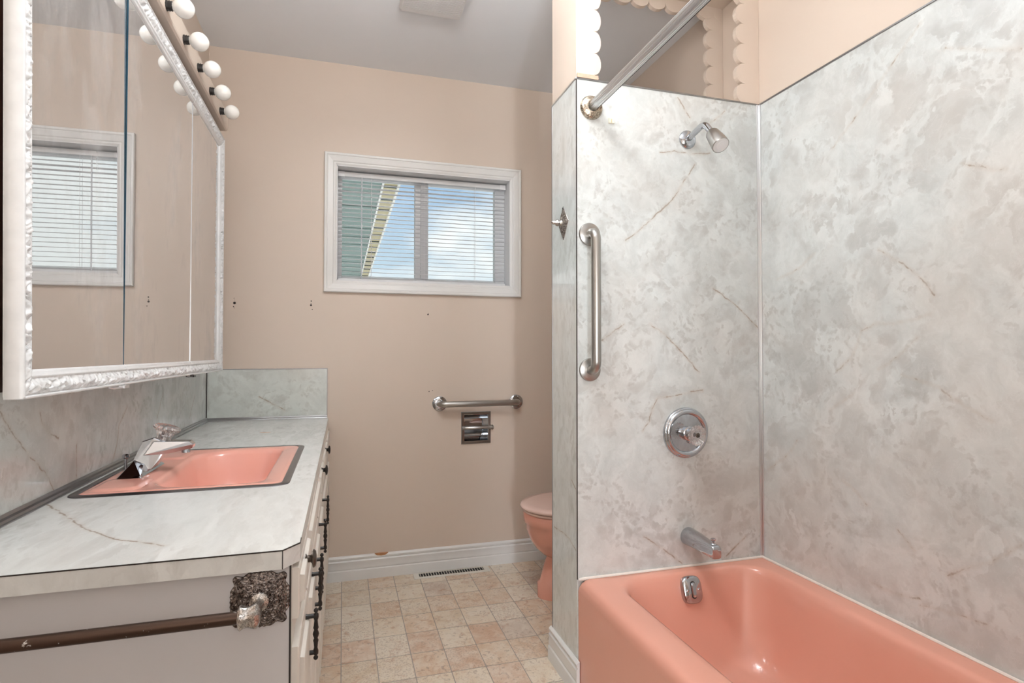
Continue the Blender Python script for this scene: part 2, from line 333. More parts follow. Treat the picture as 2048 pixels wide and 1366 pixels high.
def tag(o, label, cat, group=None):
    o['label'] = label; o['category'] = cat
    if group: o['group'] = group
    return o
def struct(o, label=None):
    o['kind'] = 'structure'
    if label: o['label'] = label
    return o
def box(bm, x0, x1, y0, y1, z0, z1, mi=0):
    vs = [bm.verts.new((x, y, z)) for x in (x0, x1) for y in (y0, y1) for z in (z0, z1)]
    for f in ((0, 1, 3, 2), (4, 6, 7, 5), (0, 4, 5, 1), (2, 3, 7, 6), (0, 2, 6, 4), (1, 5, 7, 3)):
        fc = bm.faces.new([vs[i] for i in f]); fc.material_index = mi
    return vs
def B(*boxes):
    bm = bmesh.new()
    for b in boxes: box(bm, *b)
    return bm
def prism(bm, pts, axis, a, b, mi=0):
    """polygon pts (2D) extruded along axis from a to b"""
    def mk(p, t):
        return {'x': (t, p[0], p[1]), 'y': (p[0], t, p[1]), 'z': (p[0], p[1], t)}[axis]
    v0 = [bm.verts.new(mk(p, a)) for p in pts]; v1 = [bm.verts.new(mk(p, b)) for p in pts]
    n = len(pts); fs = [bm.faces.new(v0), bm.faces.new(v1[::-1])]
    for i in range(n): fs.append(bm.faces.new([v0[i], v1[i], v1[(i + 1) % n], v0[(i + 1) % n]]))
    for f in fs: f.material_index = mi
    bmesh.ops.recalc_face_normals(bm, faces=fs)
def basis(d):
    d = Vector(d).normalized(); r = Vector((0, 0, 1)) if abs(d.z) < 0.9 else Vector((1, 0, 0))
    u = d.cross(r).normalized(); return u, d.cross(u).normalized(), d
def lathe(bm, c, d, prof, n=32, flute=None, cap0=True, cap1=True, mi=0):
    """prof: list of (radius, height along d)"""
    u, v, w = basis(d); c = Vector(c); rings = []
    for j, (r, h) in enumerate(prof):
        ring = []
        for i in range(n):
            a = 2 * PI * i / n
            rr = r * (1 + (flute(j, a) if flute else 0))
            ring.append(bm.verts.new(c + w * h + u * (rr * math.cos(a)) + v * (rr * math.sin(a))))
        rings.append(ring)
    fs = []
    for a, b in zip(rings[:-1], rings[1:]):
        for i in range(n): fs.append(bm.faces.new([a[i], a[(i + 1) % n], b[(i + 1) % n], b[i]]))
    if cap0: fs.append(bm.faces.new(rings[0][::-1]))
    if cap1: fs.append(bm.faces.new(rings[-1]))
    for f in fs: f.material_index = mi
    bmesh.ops.recalc_face_normals(bm, faces=fs)
    return rings
def tube(bm, pts, rad, n=16, caps=True, mi=0):
    pts = [Vector(p) for p in pts]; rads = rad if isinstance(rad, (list, tuple)) else [rad] * len(pts)
    t0 = (pts[1] - pts[0]).normalized(); u = basis(t0)[0]; rings = []
    for i, p in enumerate(pts):
        t = (pts[min(i + 1, len(pts) - 1)] - pts[max(i - 1, 0)]).normalized()
        u = (u - t * u.dot(t)).normalized(); v = t.cross(u)
        rings.append([bm.verts.new(p + (u * math.cos(2 * PI * k / n) + v * math.sin(2 * PI * k / n)) * rads[i]) for k in range(n)])
    fs = []
    for a, b in zip(rings[:-1], rings[1:]):
        for i in range(n): fs.append(bm.faces.new([a[i], a[(i + 1) % n], b[(i + 1) % n], b[i]]))
    if caps: fs += [bm.faces.new(rings[0][::-1]), bm.faces.new(rings[-1])]
    for f in fs: f.material_index = mi
    bmesh.ops.recalc_face_normals(bm, faces=fs)
def arc_path(p_in, corner, p_out, r, n=8):
    a = Vector(p_in); c = Vector(corner); b = Vector(p_out)
    d1 = (a - c).normalized(); d2 = (b - c).normalized()
    ang = d1.angle(d2); t = r / math.tan(ang / 2)
    s = c + d1 * t; e_ = c + d2 * t; ctr = c + (d1 + d2).normalized() * (r / math.sin(ang / 2))
    v1 = s - ctr; v2 = e_ - ctr; tot = v1.angle(v2); ax = v1.cross(v2).normalized()
    return [ctr + Matrix.Rotation(tot * i / n, 3, ax) @ v1 for i in range(n + 1)]
def hull(bm, pts, mi=0):
    vs = [bm.verts.new(p) for p in pts]
    r = bmesh.ops.convex_hull(bm, input=vs)
    for g in r['geom']:
        if isinstance(g, bmesh.types.BMFace): g.material_index = mi
    junk = [g for g in r.get('geom_interior', []) + r.get('geom_unused', []) if isinstance(g, bmesh.types.BMVert) and g.is_valid]
    if junk: bmesh.ops.delete(bm, geom=list(set(junk)), context='VERTS')
def loft(bm, loops, cap0=False, cap1=False, mi=0):
    rings = [[bm.verts.new(p) for p in L] for L in loops]; n = len(rings[0]); fs = []
    for a, b in zip(rings[:-1], rings[1:]):
        for i in range(n): fs.append(bm.faces.new([a[i], a[(i + 1) % n], b[(i + 1) % n], b[i]]))
    if cap0: fs.append(bm.faces.new(rings[0][::-1]))
    if cap1: fs.append(bm.faces.new(rings[-1]))
    for f in fs: f.material_index = mi
    bmesh.ops.recalc_face_normals(bm, faces=fs)
def rrect(x0, x1, y0, y1, r, n=8):
    """rounded rectangle points, counter clockwise, 4*(n+1) points"""
    rs = r if isinstance(r, (list, tuple)) else [r] * 4
    P = []
    for (cx, cy, a0, q) in ((x1, y1, 0, rs[0]), (x0, y1, PI / 2, rs[1]), (x0, y0, PI, rs[2]), (x1, y0, 1.5 * PI, rs[3])):
        sx = -1 if cx == x1 else 1; sy = -1 if cy == y1 else 1
        for i in range(n + 1):
            a = a0 + PI / 2 * i / n
            P.append((cx + sx * q + q * math.cos(a), cy + sy * q + q * math.sin(a)))
    return P
def strip(bm, p0, p1, inward, outn, prof, m0=0, m1=0, disp=None, step=None, mi=0):
    """moulding along p0-p1; prof (u inward, w outwards); m0/m1 mitre factors; disp(u,w,s)->extra w"""
    p0 = Vector(p0); p1 = Vector(p1); t = (p1 - p0); L = t.length; t.normalize()
    inward = Vector(inward); outn = Vector(outn)
    ns = max(1, int(L / step)) if step else 1
    rows = []
    for (u, w) in prof:
        row = []
        a = m0 * u; b = L - m1 * u
        for i in range(ns + 1):
            s = a + (b - a) * i / ns
            du, dw = disp(u, w, p0 + t * s + inward * u) if disp else (0, 0)
            row.append(bm.verts.new(p0 + t * s + inward * (u + du) + outn * (w + dw)))
        rows.append(row)
    fs = []
    for A, Bq in zip(rows[:-1], rows[1:]):
        for i in range(ns): fs.append(bm.faces.new([A[i], A[i + 1], Bq[i + 1], Bq[i]]))
    fs.append(bm.faces.new([r[0] for r in rows])); fs.append(bm.faces.new([r[-1] for r in rows][::-1]))
    fs.append(bm.faces.new([rows[0][0], rows[-1][0], rows[-1][-1], rows[0][-1]]) if ns == 1 else bm.faces.new(rows[0][::-1] + rows[-1]))
    for f in fs: f.material_index = mi
    bmesh.ops.recalc_face_normals(bm, faces=fs)

# ================================================================== ROOM SHELL
YB, XL, XR, ZC = 2.89, -0.60, 1.45, 2.52
YP0, YP1, XP = 1.71, 1.93, 0.728       # partition at the tub: front, back and left face
PT = 2.0                               # top of the laminate panels
# window opening and paper-holder recess in the far wall
wx0, wx1, wz0, wz1 = -0.033, 0.848, 1.453, 2.018
tx0, tx1, tz0, tz1 = 0.598, 0.730, 0.643, 0.783
bm = bmesh.new()
xs = [XL - 0.12, wx0, tx0, tx1, wx1, XR + 0.12]; zs = [-0.02, tz0, tz1, wz0, wz1, ZC + 0.1]
for xa, xb in zip(xs[:-1], xs[1:]):
    for za, zb in zip(zs[:-1], zs[1:]):
        if wx0 <= xa and xb <= wx1 and za >= wz0 and zb <= wz1: continue
        if xa >= tx0 and xb <= tx1 and za >= tz0 and zb <= tz1:
            box(bm, xa, xb, YB + 0.075, YB + 0.15, za, zb); continue
        box(bm, xa, xb, YB, YB + 0.15, za, zb)
wall_back = struct(link('wall_back', bm, 'wall'))
wall_left = struct(link('wall_left', B((XL - 0.1, XL, -1.05, YB, -0.02, ZC + 0.1)), 'wall'))
wall_right = struct(link('wall_right', B((XR, XR + 0.1, -1.05, YB, -0.02, ZC + 0.1)), 'wall'))
ceiling = struct(link('ceiling', B((XL - 0.1, XR + 0.1, -1.05, YB + 0.1, ZC, ZC + 0.1)), 'ceiling'))
wall_front = struct(link('wall_front', B((XL, 0.215, -1.05, -0.95, 0, ZC), (0.467, XR, -1.05, -0.95, 0, ZC), (0.215, 0.467, -1.05, -0.95, 2.05, ZC)), 'wall'))  # unseen wall; its narrow gap is shaped to trim the daylight to a slit
floor = struct(link('floor', B((XL, XR, -1.05, YB, -0.06, -0.0009)), 'grout'))

# floor tiles, one object each
TX, TY = 0.1222, 0.157
tbm = bmesh.new()
hx, hy = TX / 2 - 0.0017, TY / 2 - 0.0022
loft(tbm, [[(x, y, z) for x, y in rrect(-hx + i, hx - i, -hy + i, hy - i, 0.003, 2)] for z, i in ((-0.002, 0), (-0.0003, 0), (0, 0.0006))], cap1=True)
tile_mesh = bpy.data.meshes.new('tile'); tbm.to_mesh(tile_mesh); tbm.free(); tile_mesh.materials.append(M['tile'])
for iy in range(-1, 13):
    for ix in range(-1, 12):
        cx = TX * (ix + 0.5); cy = 2.904 - TY * (iy + 0.5)
        if cx < -0.12 or cy < 0.9 or cy > 2.87 or cx > 1.44: continue
        if cx > XP and cy < YP1: continue
        o = bpy.data.objects.new('tile', tile_mesh); COL.objects.link(o)
        o.location = (cx, cy, 0); o.parent = floor

# partition with the tub plumbing, a post and a header above
bm = B((XP + 0.004, XR, YP0 + 0.004, YP1, 0, PT - 0.001), (XP, XP + 0.022, YP0, YP1, PT - 0.001, ZC), (XP, XR, YP0, YP1, 2.475, ZC))
wall_partition = struct(link('wall_partition', bm, 'wall'))
link('marble_panel', B((XP + 0.002, XR - 0.012, YP0, YP0 + 0.004, 0.30, PT)), 'marble_plumb', wall_partition)
link('marble_panel', B((XP, XP + 0.004, YP0 + 0.001, YP1 + 0.004, 0.0, PT)), 'marble_pony', wall_partition)
# metal edges of the laminate
link('edge_trim', B((XP, XR - 0.01, YP0 - 0.0025, YP0 + 0.004, PT - 0.001, PT + 0.0045)), 'grey_trim', wall_partition, bevel=0.001)
link('edge_trim', B((XP - 0.0025, XP + 0.006, YP0 - 0.002, YP1 + 0.006, PT - 0.001, PT + 0.0045)), 'alu', wall_partition, bevel=0.001)
link('corner_seam', B((XP - 0.0008, XP + 0.002, YP0 - 0.0008, YP0 + 0.002, 0.37, PT)), 'dark_line', wall_partition)
link('edge_trim', B((XP - 0.0015, XP + 0.006, YP1 + 0.003, YP1 + 0.006, 0.0, PT)), 'grey_trim', wall_partition)
# right-hand wall laminate
link('marble_panel', B((XR - 0.004, XR, 0.19, YP0 - 0.001, 0.30, PT)), 'marble_right', wall_right)
link('edge_trim', B((XR - 0.007, XR, 0.19, YP0 - 0.001, PT - 0.001, PT + 0.0045)), 'grey_trim', wall_right, bevel=0.001)
bm = B((XR - 0.017, XR - 0.004, YP0 - 0.0045, YP0, 0.37, PT), (XR - 0.0085, XR - 0.004, YP0 - 0.010, YP0 - 0.0045, 0.37, PT))
link('corner_channel', bm, 'alu', wall_partition, bevel=0.0012)

# scalloped edging of the opening over the tub wall
def scallop_pts(base, cusp, depth, start, end, pitch, phase, sgn, n=12):
    """2D outline: straight side at base, scalloped side with bumps of depth beyond cusp; along runs start..end"""
    pts = []
    a = start
    k0 = math.floor((start - phase) / pitch)
    c = phase + k0 * pitch
    while c < end - 1e-6:
        for i in range(n + 1):
            th = PI * i / n
            s = c + pitch / 2 - math.cos(th) * pitch / 2
            if start <= s <= end: pts.append((cusp + sgn * depth * math.sin(th) ** 0.85, s))
        c += pitch
    return [(base, end), (base, start)] + pts
def scallop(name, pts, axis, a, b):
    bm = bmesh.new(); prism(bm, pts, axis, a, b); return link(name, bm, 'wall', wall_partition)
# front left, front right (bumps point into the opening), back left, back right, top front, top back
scallop('scalloped_edging', scallop_pts(XP + 0.002, 0.790, 0.026, PT + 0.006, 2.50, 0.0728, 2.0195, 1), 'y', YP0 - 0.003, YP0 + 0.013)
scallop('scalloped_edging', scallop_pts(XR - 0.001, 1.389, -0.038, PT + 0.006, 2.50, 0.0728, 2.0745, 1), 'y', YP0 + 0.002, YP0 + 0.020)
scallop('scalloped_edging', scallop_pts(XP + 0.002, 0.775, 0.030, PT + 0.001, 2.48, 0.0728, 2.0195, 1), 'y', YP1 - 0.012, YP1 + 0.004)
scallop('scalloped_edging', scallop_pts(XR - 0.001, 1.4065, -0.037, PT + 0.001, 2.48, 0.0728, 2.0195 + 0.0728 * 2 + 0.0005, 1), 'y', YP1 - 0.014, YP1 + 0.004)
pts = [(s, z) for z, s in scallop_pts(2.50, 2.455, -0.030, XP + 0.03, XR - 0.005, 0.0728, 0.972, 1)]
scallop('scalloped_edging', pts, 'y', YP1 - 0.0155, YP1 + 0.0025)
pts = [(s, z) for z, s in scallop_pts(2.50, 2.452, -0.028, XP + 0.03, XR - 0.005, 0.0728, 0.972, 1)]
scallop('scalloped_edging', pts, 'y', YP0 - 0.0045, YP0 + 0.0115)
link('base_strip', B((XP + 0.002, 0.806, YP0 - 0.004, YP0 + 0.016, PT + 0.0045, PT + 0.018)), 'strip_paint', wall_partition)

# baseboards
BBP = [(0, 0.0), (0.014, 0.0), (0.014, 0.044), (0.0135, 0.046), (0.009, 0.050), (0.0115, 0.056), (0.010, 0.075), (0.0115, 0.090), (0.006, 0.096), (0.0095, 0.100), (0.0105, 0.108), (0.007, 0.113), (0.0025, 0.1165), (0, 0.1165)]
def baseboard(name, p0, p1, outn, parent=None, m0=0, m1=0):
    bm = bmesh.new(); strip(bm, p0, p1, (0, 0, 1), outn, [(z, w) for w, z in BBP]); return link(name, bm, 'trim', parent, smooth=True, angle=25)
bb = struct(baseboard('baseboard_back', (-0.08, YB, 0), (XR, YB, 0), (0, -1, 0)))
bm = bmesh.new(); prism(bm, [(0.155, 0.1172), (0.165, 0.109), (0.185, 0.106), (0.205, 0.107), (0.22, 0.1172)], 'y', YB - 0.0112, YB - 0.001)
link('paint_chip', bm, 'stain', bb)
bb2 = struct(baseboard('baseboard_partition', (XP, YP0 - 0.018, 0), (XP, YP1 + 0.018, 0), (-1, 0, 0)))
struct(baseboard('baseboard_right', (XR, YP1 + 0.004, 0), (XR, YB, 0), (-1, 0, 0)))

# splash panels above the vanity
CT = 0.788
link('marble_panel', B((XL, XL + 0.004, 0.972, YB, CT, 1.028)), 'marble_left', wall_left)
link('marble_panel', B((XL + 0.004, -0.072, YB - 0.004, YB, CT, 1.024)), 'marble_back', wall_back)
link('edge_trim', B((XL + 0.004, -0.0705, YB - 0.0062, YB, 1.023, 1.0265)), 'grey_trim', wall_back)
link('edge_trim', B((-0.0735, -0.0705, YB - 0.0062, YB, CT, 1.0265)), 'grey_trim', wall_back)
link('corner_seam', B((XL + 0.004, XL + 0.0075, YB - 0.0072, YB - 0.003, CT, 1.026)), 'dark_line', wall_back)
bm = bmesh.new()
strip(bm, (XL + 0.004, 0.972, CT), (XL + 0.004, YB - 0.004, CT), (1, 0, 0), (0, 0, 1), [(0, 0), (0, 0.016), (0.003, 0.017), (0.005, 0.011), (0.009, 0.008), (0.0105, 0.003), (0.014, 0.0022), (0.014, 0)])
link('cove_channel', bm, 'grey_trim', wall_left)
bm = bmesh.new()
strip(bm, (XL + 0.004, YB - 0.004, CT), (-0.0715, YB - 0.004, CT), (0, -1, 0), (0, 0, 1), [(0, 0), (0, 0.014), (0.003, 0.0145), (0.005, 0.009), (0.008, 0.006), (0.010, 0.002), (0.012, 0.002), (0.012, 0)])
link('cove_channel', bm, 'grey_trim', wall_back)

# screw holes left in the far wall
def wall_hole(x, z, r, marks):
    bm = bmesh.new(); lathe(bm, (x, YB - 0.0004, z), (0, -1, 0), [(r, 0), (r * 0.9, 0.0006), (r * 0.4, 0.0008)], 10)
    for dx, dz, rr in marks: lathe(bm, (x + dx, YB - 0.0003, z + dz), (0, -1, 0), [(rr, 0), (rr * 0.8, 0.0005)], 8)
    link('screw_hole', bm, 'hole', wall_back)
wall_hole(-0.4833, 1.3318, 0.006, [(-0.002, 0.022, 0.0018), (-0.001, 0.014, 0.0012), (-0.004, -0.017, 0.0026), (-0.001, -0.023, 0.0016)])
wall_hole(-0.1484, 1.3296, 0.0048, [(0.001, 0.020, 0.003), (0.006, -0.020, 0.0024), (0.0, 0.009, 0.0018)])
wall_hole(0.4136, 1.2958, 0.004, [(0.003, 0.006, 0.0016)])
wall_hole(0.42, 0.905, 0.0026, [(0.018, 0.004, 0.002)])

# ================================================================== WINDOW
window_1 = struct(bpy.data.objects.new('window_1', None)); COL.objects.link(window_1); window_1.location = (0.41, YB, wz0)
CP = [(0, 0), (0, 0.017), (0.003, 0.020), (0.010, 0.020), (0.014, 0.0165), (0.018, 0.0175), (0.040, 0.014), (0.044, 0.0105), (0.050, 0.0105), (0.0575, 0.007), (0.0575, 0)]
cx0, cx1, cz0, cz1 = -0.0905, 0.9055, 1.3955, 2.0755
for p0, p1, inn in (((cx0, YB, cz1), (cx1, YB, cz1), (0, 0, -1)), ((cx0, YB, cz0), (cx1, YB, cz0), (0, 0, 1)), ((cx0, YB, cz0), (cx0, YB, cz1), (1, 0, 0)), ((cx1, YB, cz0), (cx1, YB, cz1), (-1, 0, 0))):
    bm = bmesh.new(); strip(bm, p0, p1, inn, (0, -1, 0), CP, 1, 1); link('casing', bm, 'trim', window_1, smooth=True, angle=20)
jt = 0.004
link('jamb', B((wx0, wx0 + jt, YB - 0.006, YB + 0.15, wz0, wz1)), 'trim_grey', window_1)
link('jamb', B((wx1 - jt, wx1, YB - 0.006, YB + 0.15, wz0, wz1)), 'trim_grey', window_1)
link('head_jamb', B((wx0, wx1, YB - 0.006, YB + 0.15, wz1 - jt, wz1)), 'trim_grey', window_1)
link('sill', B((wx0, wx1, YB - 0.006, YB + 0.15, wz0, wz0 + jt)), 'trim_grey', window_1)
fy0, fy1 = 2.985, 3.03
link('frame_stile', B((wx0 + jt, -0.008, fy0, fy1, wz0 + jt, wz1 - jt)), 'trim_grey', window_1, bevel=0.002)
link('frame_stile', B((0.790, wx1 - jt, fy0, fy1, wz0 + jt, wz1 - jt)), 'trim_grey', window_1, bevel=0.002)
link('frame_rail', B((-0.008, 0.790, fy0, fy1, wz0 + jt, wz0 + 0.034)), 'trim_grey', window_1, bevel=0.002)
link('frame_rail', B((-0.008, 0.790, fy0, fy1, wz1 - 0.030, wz1 - jt)), 'trim_grey', window_1, bevel=0.002)
link('meeting_stile', B((0.358, 0.388, fy0 + 0.004, fy1, wz0 + 0.034, wz1 - 0.03), (0.386, 0.426, fy0 - 0.008, fy1 - 0.012, wz0 + 0.034, wz1 - 0.03)), 'trim_grey', window_1, bevel=0.002)
link('pane', B((-0.008, 0.36, 3.012, 3.016, wz0 + 0.034, wz1 - 0.03)), 'glass', window_1)
link('pane', B((0.42, 0.79, 3.004, 3.008, wz0 + 0.034, wz1 - 0.03)), 'glass', window_1)

# mini blind
bx0, bx1 = -0.026, 0.838
bl = thing('window_blind', 'white mini blind with thin open slats hung inside the window', 'blind', (0.406, 2.955, wz0 + 0.006))
bm = B((bx0, bx1, 2.947, 2.972, 1.984, 2.007)); link('headrail', bm, 'trim_grey', bl, bevel=0.0015)
link('headrail_cap', B((bx0 - 0.002, bx0 + 0.03, 2.9455, 2.9735, 1.983, 2.008)), 'slat', bl, bevel=0.001)
link('headrail_cap', B((bx1 - 0.03, bx1 + 0.002, 2.9455, 2.9735, 1.983, 2.008)), 'slat', bl, bevel=0.001)
link('bottom_rail', B((bx0, bx1, 2.949, 2.971, 1.4635, 1.4735)), 'trim_grey', bl, bevel=0.0015)
sbm = bmesh.new(); n = 6
sec = [(-0.0125 + 0.025 * i / n, 0.0016 * (1 - (2 * i / n - 1) ** 2)) for i in range(n + 1)]
tilt = math.radians(4)
sec = [(y * math.cos(tilt) - z * math.sin(tilt), y * math.sin(tilt) + z * math.cos(tilt)) for y, z in sec]
ring = sec + [(y, z - 0.0005) for y, z in sec[::-1]]
prism(sbm, ring, 'x', -(bx1 - bx0) / 2, (bx1 - bx0) / 2)
slat_mesh = bpy.data.meshes.new('slat'); sbm.to_mesh(slat_mesh); sbm.free(); slat_mesh.materials.append(M['slat'])
zsl = 1.976; i = 0
while zsl > 1.478:
    o = bpy.data.objects.new('slat', slat_mesh); COL.objects.link(o); o.location = ((bx0 + bx1) / 2, 2.960, zsl); setpar(o, bl)
    o.rotation_euler = (math.radians(-7 if i in (2, 3) else random.uniform(-1.2, 1.2)), math.radians(random.uniform(-0.05, 0.05)), 0)
    zsl -= 0.0213; i += 1
for x in (0.1346, 0.404, 0.6723):
    bm = bmesh.new()
    for dy in (-0.0135, 0.0135): tube(bm, [(x, 2.96 + dy, 1.986), (x, 2.96 + dy, 1.468)], 0.0007, 6)
    link('ladder_cord', bm, 'slat', bl)
bm = bmesh.new(); tube(bm, [(0.0867, 2.940, 1.982), (0.0867, 2.939, 1.972), (0.0867, 2.9385, 1.470)], [0.002, 0.0032, 0.0032], 8); link('tilt_wand', bm, 'wand', bl)

# patio cover seen outside through the left pane
pc = thing('patio_cover', 'grey green boarded patio cover with white edge seen outside through the left window pane', 'patio cover', (-0.8, 3.2, 2.5))
y = 3.10; 
for i in range(34):
    link('soffit_board', B((-2.2, 0.300, y, y + 0.236, 2.500 + (0.006 if i % 2 else 0), 2.53)), 'soffit', pc); y += 0.25
link('backing', B((-2.2, 0.30, 3.08, y, 2.532, 2.54)), 'teal_dark', pc)
link('beam', B((0.302, 0.318, 3.08, y, 2.485, 2.54)), 'fascia', pc)
yy = 3.2
for i in range(20):
    link('rafter_tail', B((0.318, 0.428, yy, yy + 0.045, 2.497, 2.54)), 'teal_dark', pc); yy += 0.41
link('eave_board', B((0.316, 0.430, 3.08, y, 2.505, 2.55)), 'tan', pc)
link('fascia', B((0.428, 0.446, 3.08, y, 2.478, 2.58)), 'fascia', pc)

# ================================================================== VANITY
CXF = -0.077                                                         # face of the carcass
va = thing('vanity_cabinet', 'cream painted vanity cabinet with black spindle handles under the marble counter', 'cabinet', (-0.34, 1.93, 0))
link('carcass', B((XL + 0.005, CXF, 0.992, 1.010, 0.09, CT - 0.0305), (XL + 0.005, CXF, 2.867, 2.885, 0.09, CT - 0.0305), (XL + 0.005, XL + 0.012, 1.010, 2.867, 0.09, CT - 0.0305), (XL + 0.012, CXF, 1.010, 2.867, 0.09, 0.108)), 'cabinet', va)
link('face_frame', B((CXF - 0.018, CXF, 1.010, 2.867, 0.108, CT - 0.0305)), 'cabinet', va)
link('toe_kick', B((XL + 0.005, CXF - 0.06, 1.02, 2.885, 0.0, 0.09)), 'dark_wood', va)
link('end_panel', B((XL + 0.005, CXF - 0.003, 0.988, 0.992, 0.0, CT - 0.0305)), 'cab_end', va)
link('corner_seam', B((CXF - 0.0035, CXF - 0.001, 0.9875, 0.992, 0.0, CT - 0.0305)), 'dark_line', va)
def pull(parent, y, zc):
    bm = bmesh.new(); xb = -0.047
    L = 0.050
    prof = [(0.0015, -L), (0.0042, -L + 0.003), (0.0045, -L + 0.006), (0.0022, -L + 0.009), (0.0048, -L + 0.012), (0.0050, -L + 0.018), (0.0032, -L + 0.024), (0.0042, -0.016), (0.0052, -0.012), (0.0034, -0.008), (0.0050, -0.004), (0.0060, 0.0)]
    prof = prof + [(r, -h) for r, h in prof[-2::-1]]
    lathe(bm, (xb, y, zc), (0, 0, 1), prof, 12)
    for s in (-1, 1): lathe(bm, (-0.066, y, zc + s * 0.035), (1, 0, 0), [(0.0052, 0), (0.0045, 0.004), (0.0042, 0.019)], 10)
    return link('handle', bm, 'black', parent, smooth=True, angle=60)
def knob(parent, y, z, mat):
    bm = bmesh.new()
    lathe(bm, (-0.063, y, z), (1, 0, 0), [(0.009, 0), (0.009, 0.0015), (0.0062, 0.003), (0.0062, 0.009), (0.0085, 0.0115), (0.0155, 0.013), (0.0160, 0.015), (0.0135, 0.018), (0.006, 0.0195)], 24)
    return link('knob', bm, mat, parent, smooth=True, angle=50)
def front(name, y0, y1, z0, z1, raised=True):
    bm = bmesh.new()
    def ring(x, i, zi=None): return [(x, p[0], p[1]) for p in ((y0 + i, z0 + i), (y1 - i, z0 + i), (y1 - i, z1 - i), (y0 + i, z1 - i))]
    loops = [ring(CXF, 0), ring(CXF + 0.009, 0), ring(CXF + 0.011, 0.003)]
    if raised:
        m = min(0.035, (z1 - z0) * 0.22)
        loops += [ring(CXF + 0.011, m), ring(CXF + 0.0175, m + 0.002), ring(CXF + 0.0185, m + 0.005)]
    loft(bm, loops, cap1=True)
    return link(name, bm, 'cabinet', va)
DZ0, DZ1, RZ0, RZ1 = 0.10, 0.622, 0.668, 0.750
for (y0, y1, hy_) in ((0.996, 1.228, 1.175), (1.240, 1.450, 1.395), (1.464, 1.752, 1.490), (1.766, 2.052, 1.790), (2.064, 2.500, 2.085), (2.514, 2.870, None)):
    d = front('door', y0, y1, DZ0, DZ1)
    if hy_: pull(d, hy_, 0.556)
for (y0, y1, ky, km) in ((0.996, 1.228, 1.10, 'bronze_knob'), (1.240, 1.752, None, None), (1.766, 2.052, 1.915, 'black'), (2.064, 2.500, 2.31, 'black'), (2.514, 2.870, None, None)):
    d = front('drawer_front', y0, y1, RZ0, RZ1)
    if ky: knob(d, ky, 0.727, km)

# counter with an opening for the sink
sx0, sx1, sy0, sy1 = -0.558, -0.136, 1.454, 2.036
ct = thing('countertop', 'white grey marbled laminate vanity counter with a clipped front corner', 'countertop', (-0.33, 1.93, CT - 0.03))
bm = bmesh.new(); z0, z1 = CT - 0.030, CT
prism(bm, [(XL + 0.005, 0.972), (-0.0895, 0.972), (-0.0655, 1.004), (-0.0655, sy0), (XL + 0.005, sy0)], 'z', z0, z1)
box(bm, XL + 0.005, -0.0655, sy1, YB - 0.001, z0, z1)
box(bm, XL + 0.005, sx0, sy0, sy1, z0, z1); box(bm, sx1, -0.0655, sy0, sy1, z0, z1)
link('slab', bm, 'marble_counter', ct)
bm = bmesh.new()
e_ = 0.0006
prism(bm, [(XL + 0.005, 0.972 - e_), (-0.0895 + e_ * 0.5, 0.972 - e_), (-0.0655 + e_, 1.004 - e_), (-0.0655 + e_, 1.03), (-0.0655 - 0.001, 1.03), (-0.0662, 1.0045), (-0.090, 0.973), (XL + 0.005, 0.973)], 'z', z1 - 0.0016, z1 + 0.0002)
box(bm, -0.0903, -0.0890, 0.972 - e_, 0.974, z0, z1)
link('edge_seam', bm, 'dark_line', ct)
link('burn_mark', (lambda b: (lathe(b, (-0.29, 2.42, CT), (0, 0, 1), [(0.022, 0), (0.02, 0.0003)], 18), b)[1])(bmesh.new()), 'stain', ct)
for v in bpy.data.objects['burn_mark'].data.vertices: v.co.y = 2.42 + (v.co.y - 2.42) * 0.25

# pink drop-in sink
sk = thing('sink', 'pink enamel rectangular sink with a dark metal rim set in the counter', 'sink', (-0.35, 1.745, CT - 0.15))
def rl(x0, x1, y0, y1, r, z, n=8): return [(x, y, z) for x, y in rrect(x0, x1, y0, y1, r, n)]
bm = bmesh.new(); O = (-0.573, -0.121, 1.439, 2.051)
loft(bm, [rl(O[0], O[1], O[2], O[3], 0.034, CT), rl(O[0] + 0.001, O[1] - 0.001, O[2] + 0.001, O[3] - 0.001, 0.034, CT + 0.002), rl(O[0] + 0.004, O[1] - 0.004, O[2] + 0.004, O[3] - 0.004, 0.032, CT + 0.0032),
          rl(O[0] + 0.017, O[1] - 0.017, O[2] + 0.017, O[3] - 0.017, 0.022, CT + 0.0032), rl(O[0] + 0.018, O[1] - 0.018, O[2] + 0.018, O[3] - 0.018, 0.022, CT + 0.001)])
link('rim_ring', bm, 'dark_steel', sk, smooth=True, angle=30)
bm = bmesh.new(); I = (O[0] + 0.016, O[1] - 0.016, O[2] + 0.016, O[3] - 0.016)
bw = (-0.432, -0.182, 1.484, 1.985)
loft(bm, [rl(*I, 0.022, CT + 0.0005), rl(I[0] + .006, I[1] - .006, I[2] + .006, I[3] - .006, 0.02, CT + 0.0035), rl(I[0] + .012, I[1] - .012, I[2] + .012, I[3] - .012, 0.02, CT + 0.004),
          rl(bw[0] - .006, bw[1] + .006, bw[2] - .006, bw[3] + .006, [.05, .10, .10, .05], CT + 0.003), rl(bw[0], bw[1], bw[2], bw[3], [.05, .10, .10, .05], CT),
          rl(bw[0] + .006, bw[1] - .004, bw[2] + .006, bw[3] - .006, [.05, .10, .10, .05], CT - 0.010), rl(bw[0] + .025, bw[1] - .012, bw[2] + .025, bw[3] - .025, [.055, .10, .10, .055], CT - 0.07),
          rl(bw[0] + .04, bw[1] - .025, bw[2] + .05, bw[3] - .05, [.06, .09, .09, .06], CT - 0.12), rl(bw[0] + .07, bw[1] - .06, bw[2] + .10, bw[3] - .10, .05, CT - 0.142),
          rl(-0.315, -0.285, 1.72, 1.75, .0149, CT - 0.148)], cap1=True)
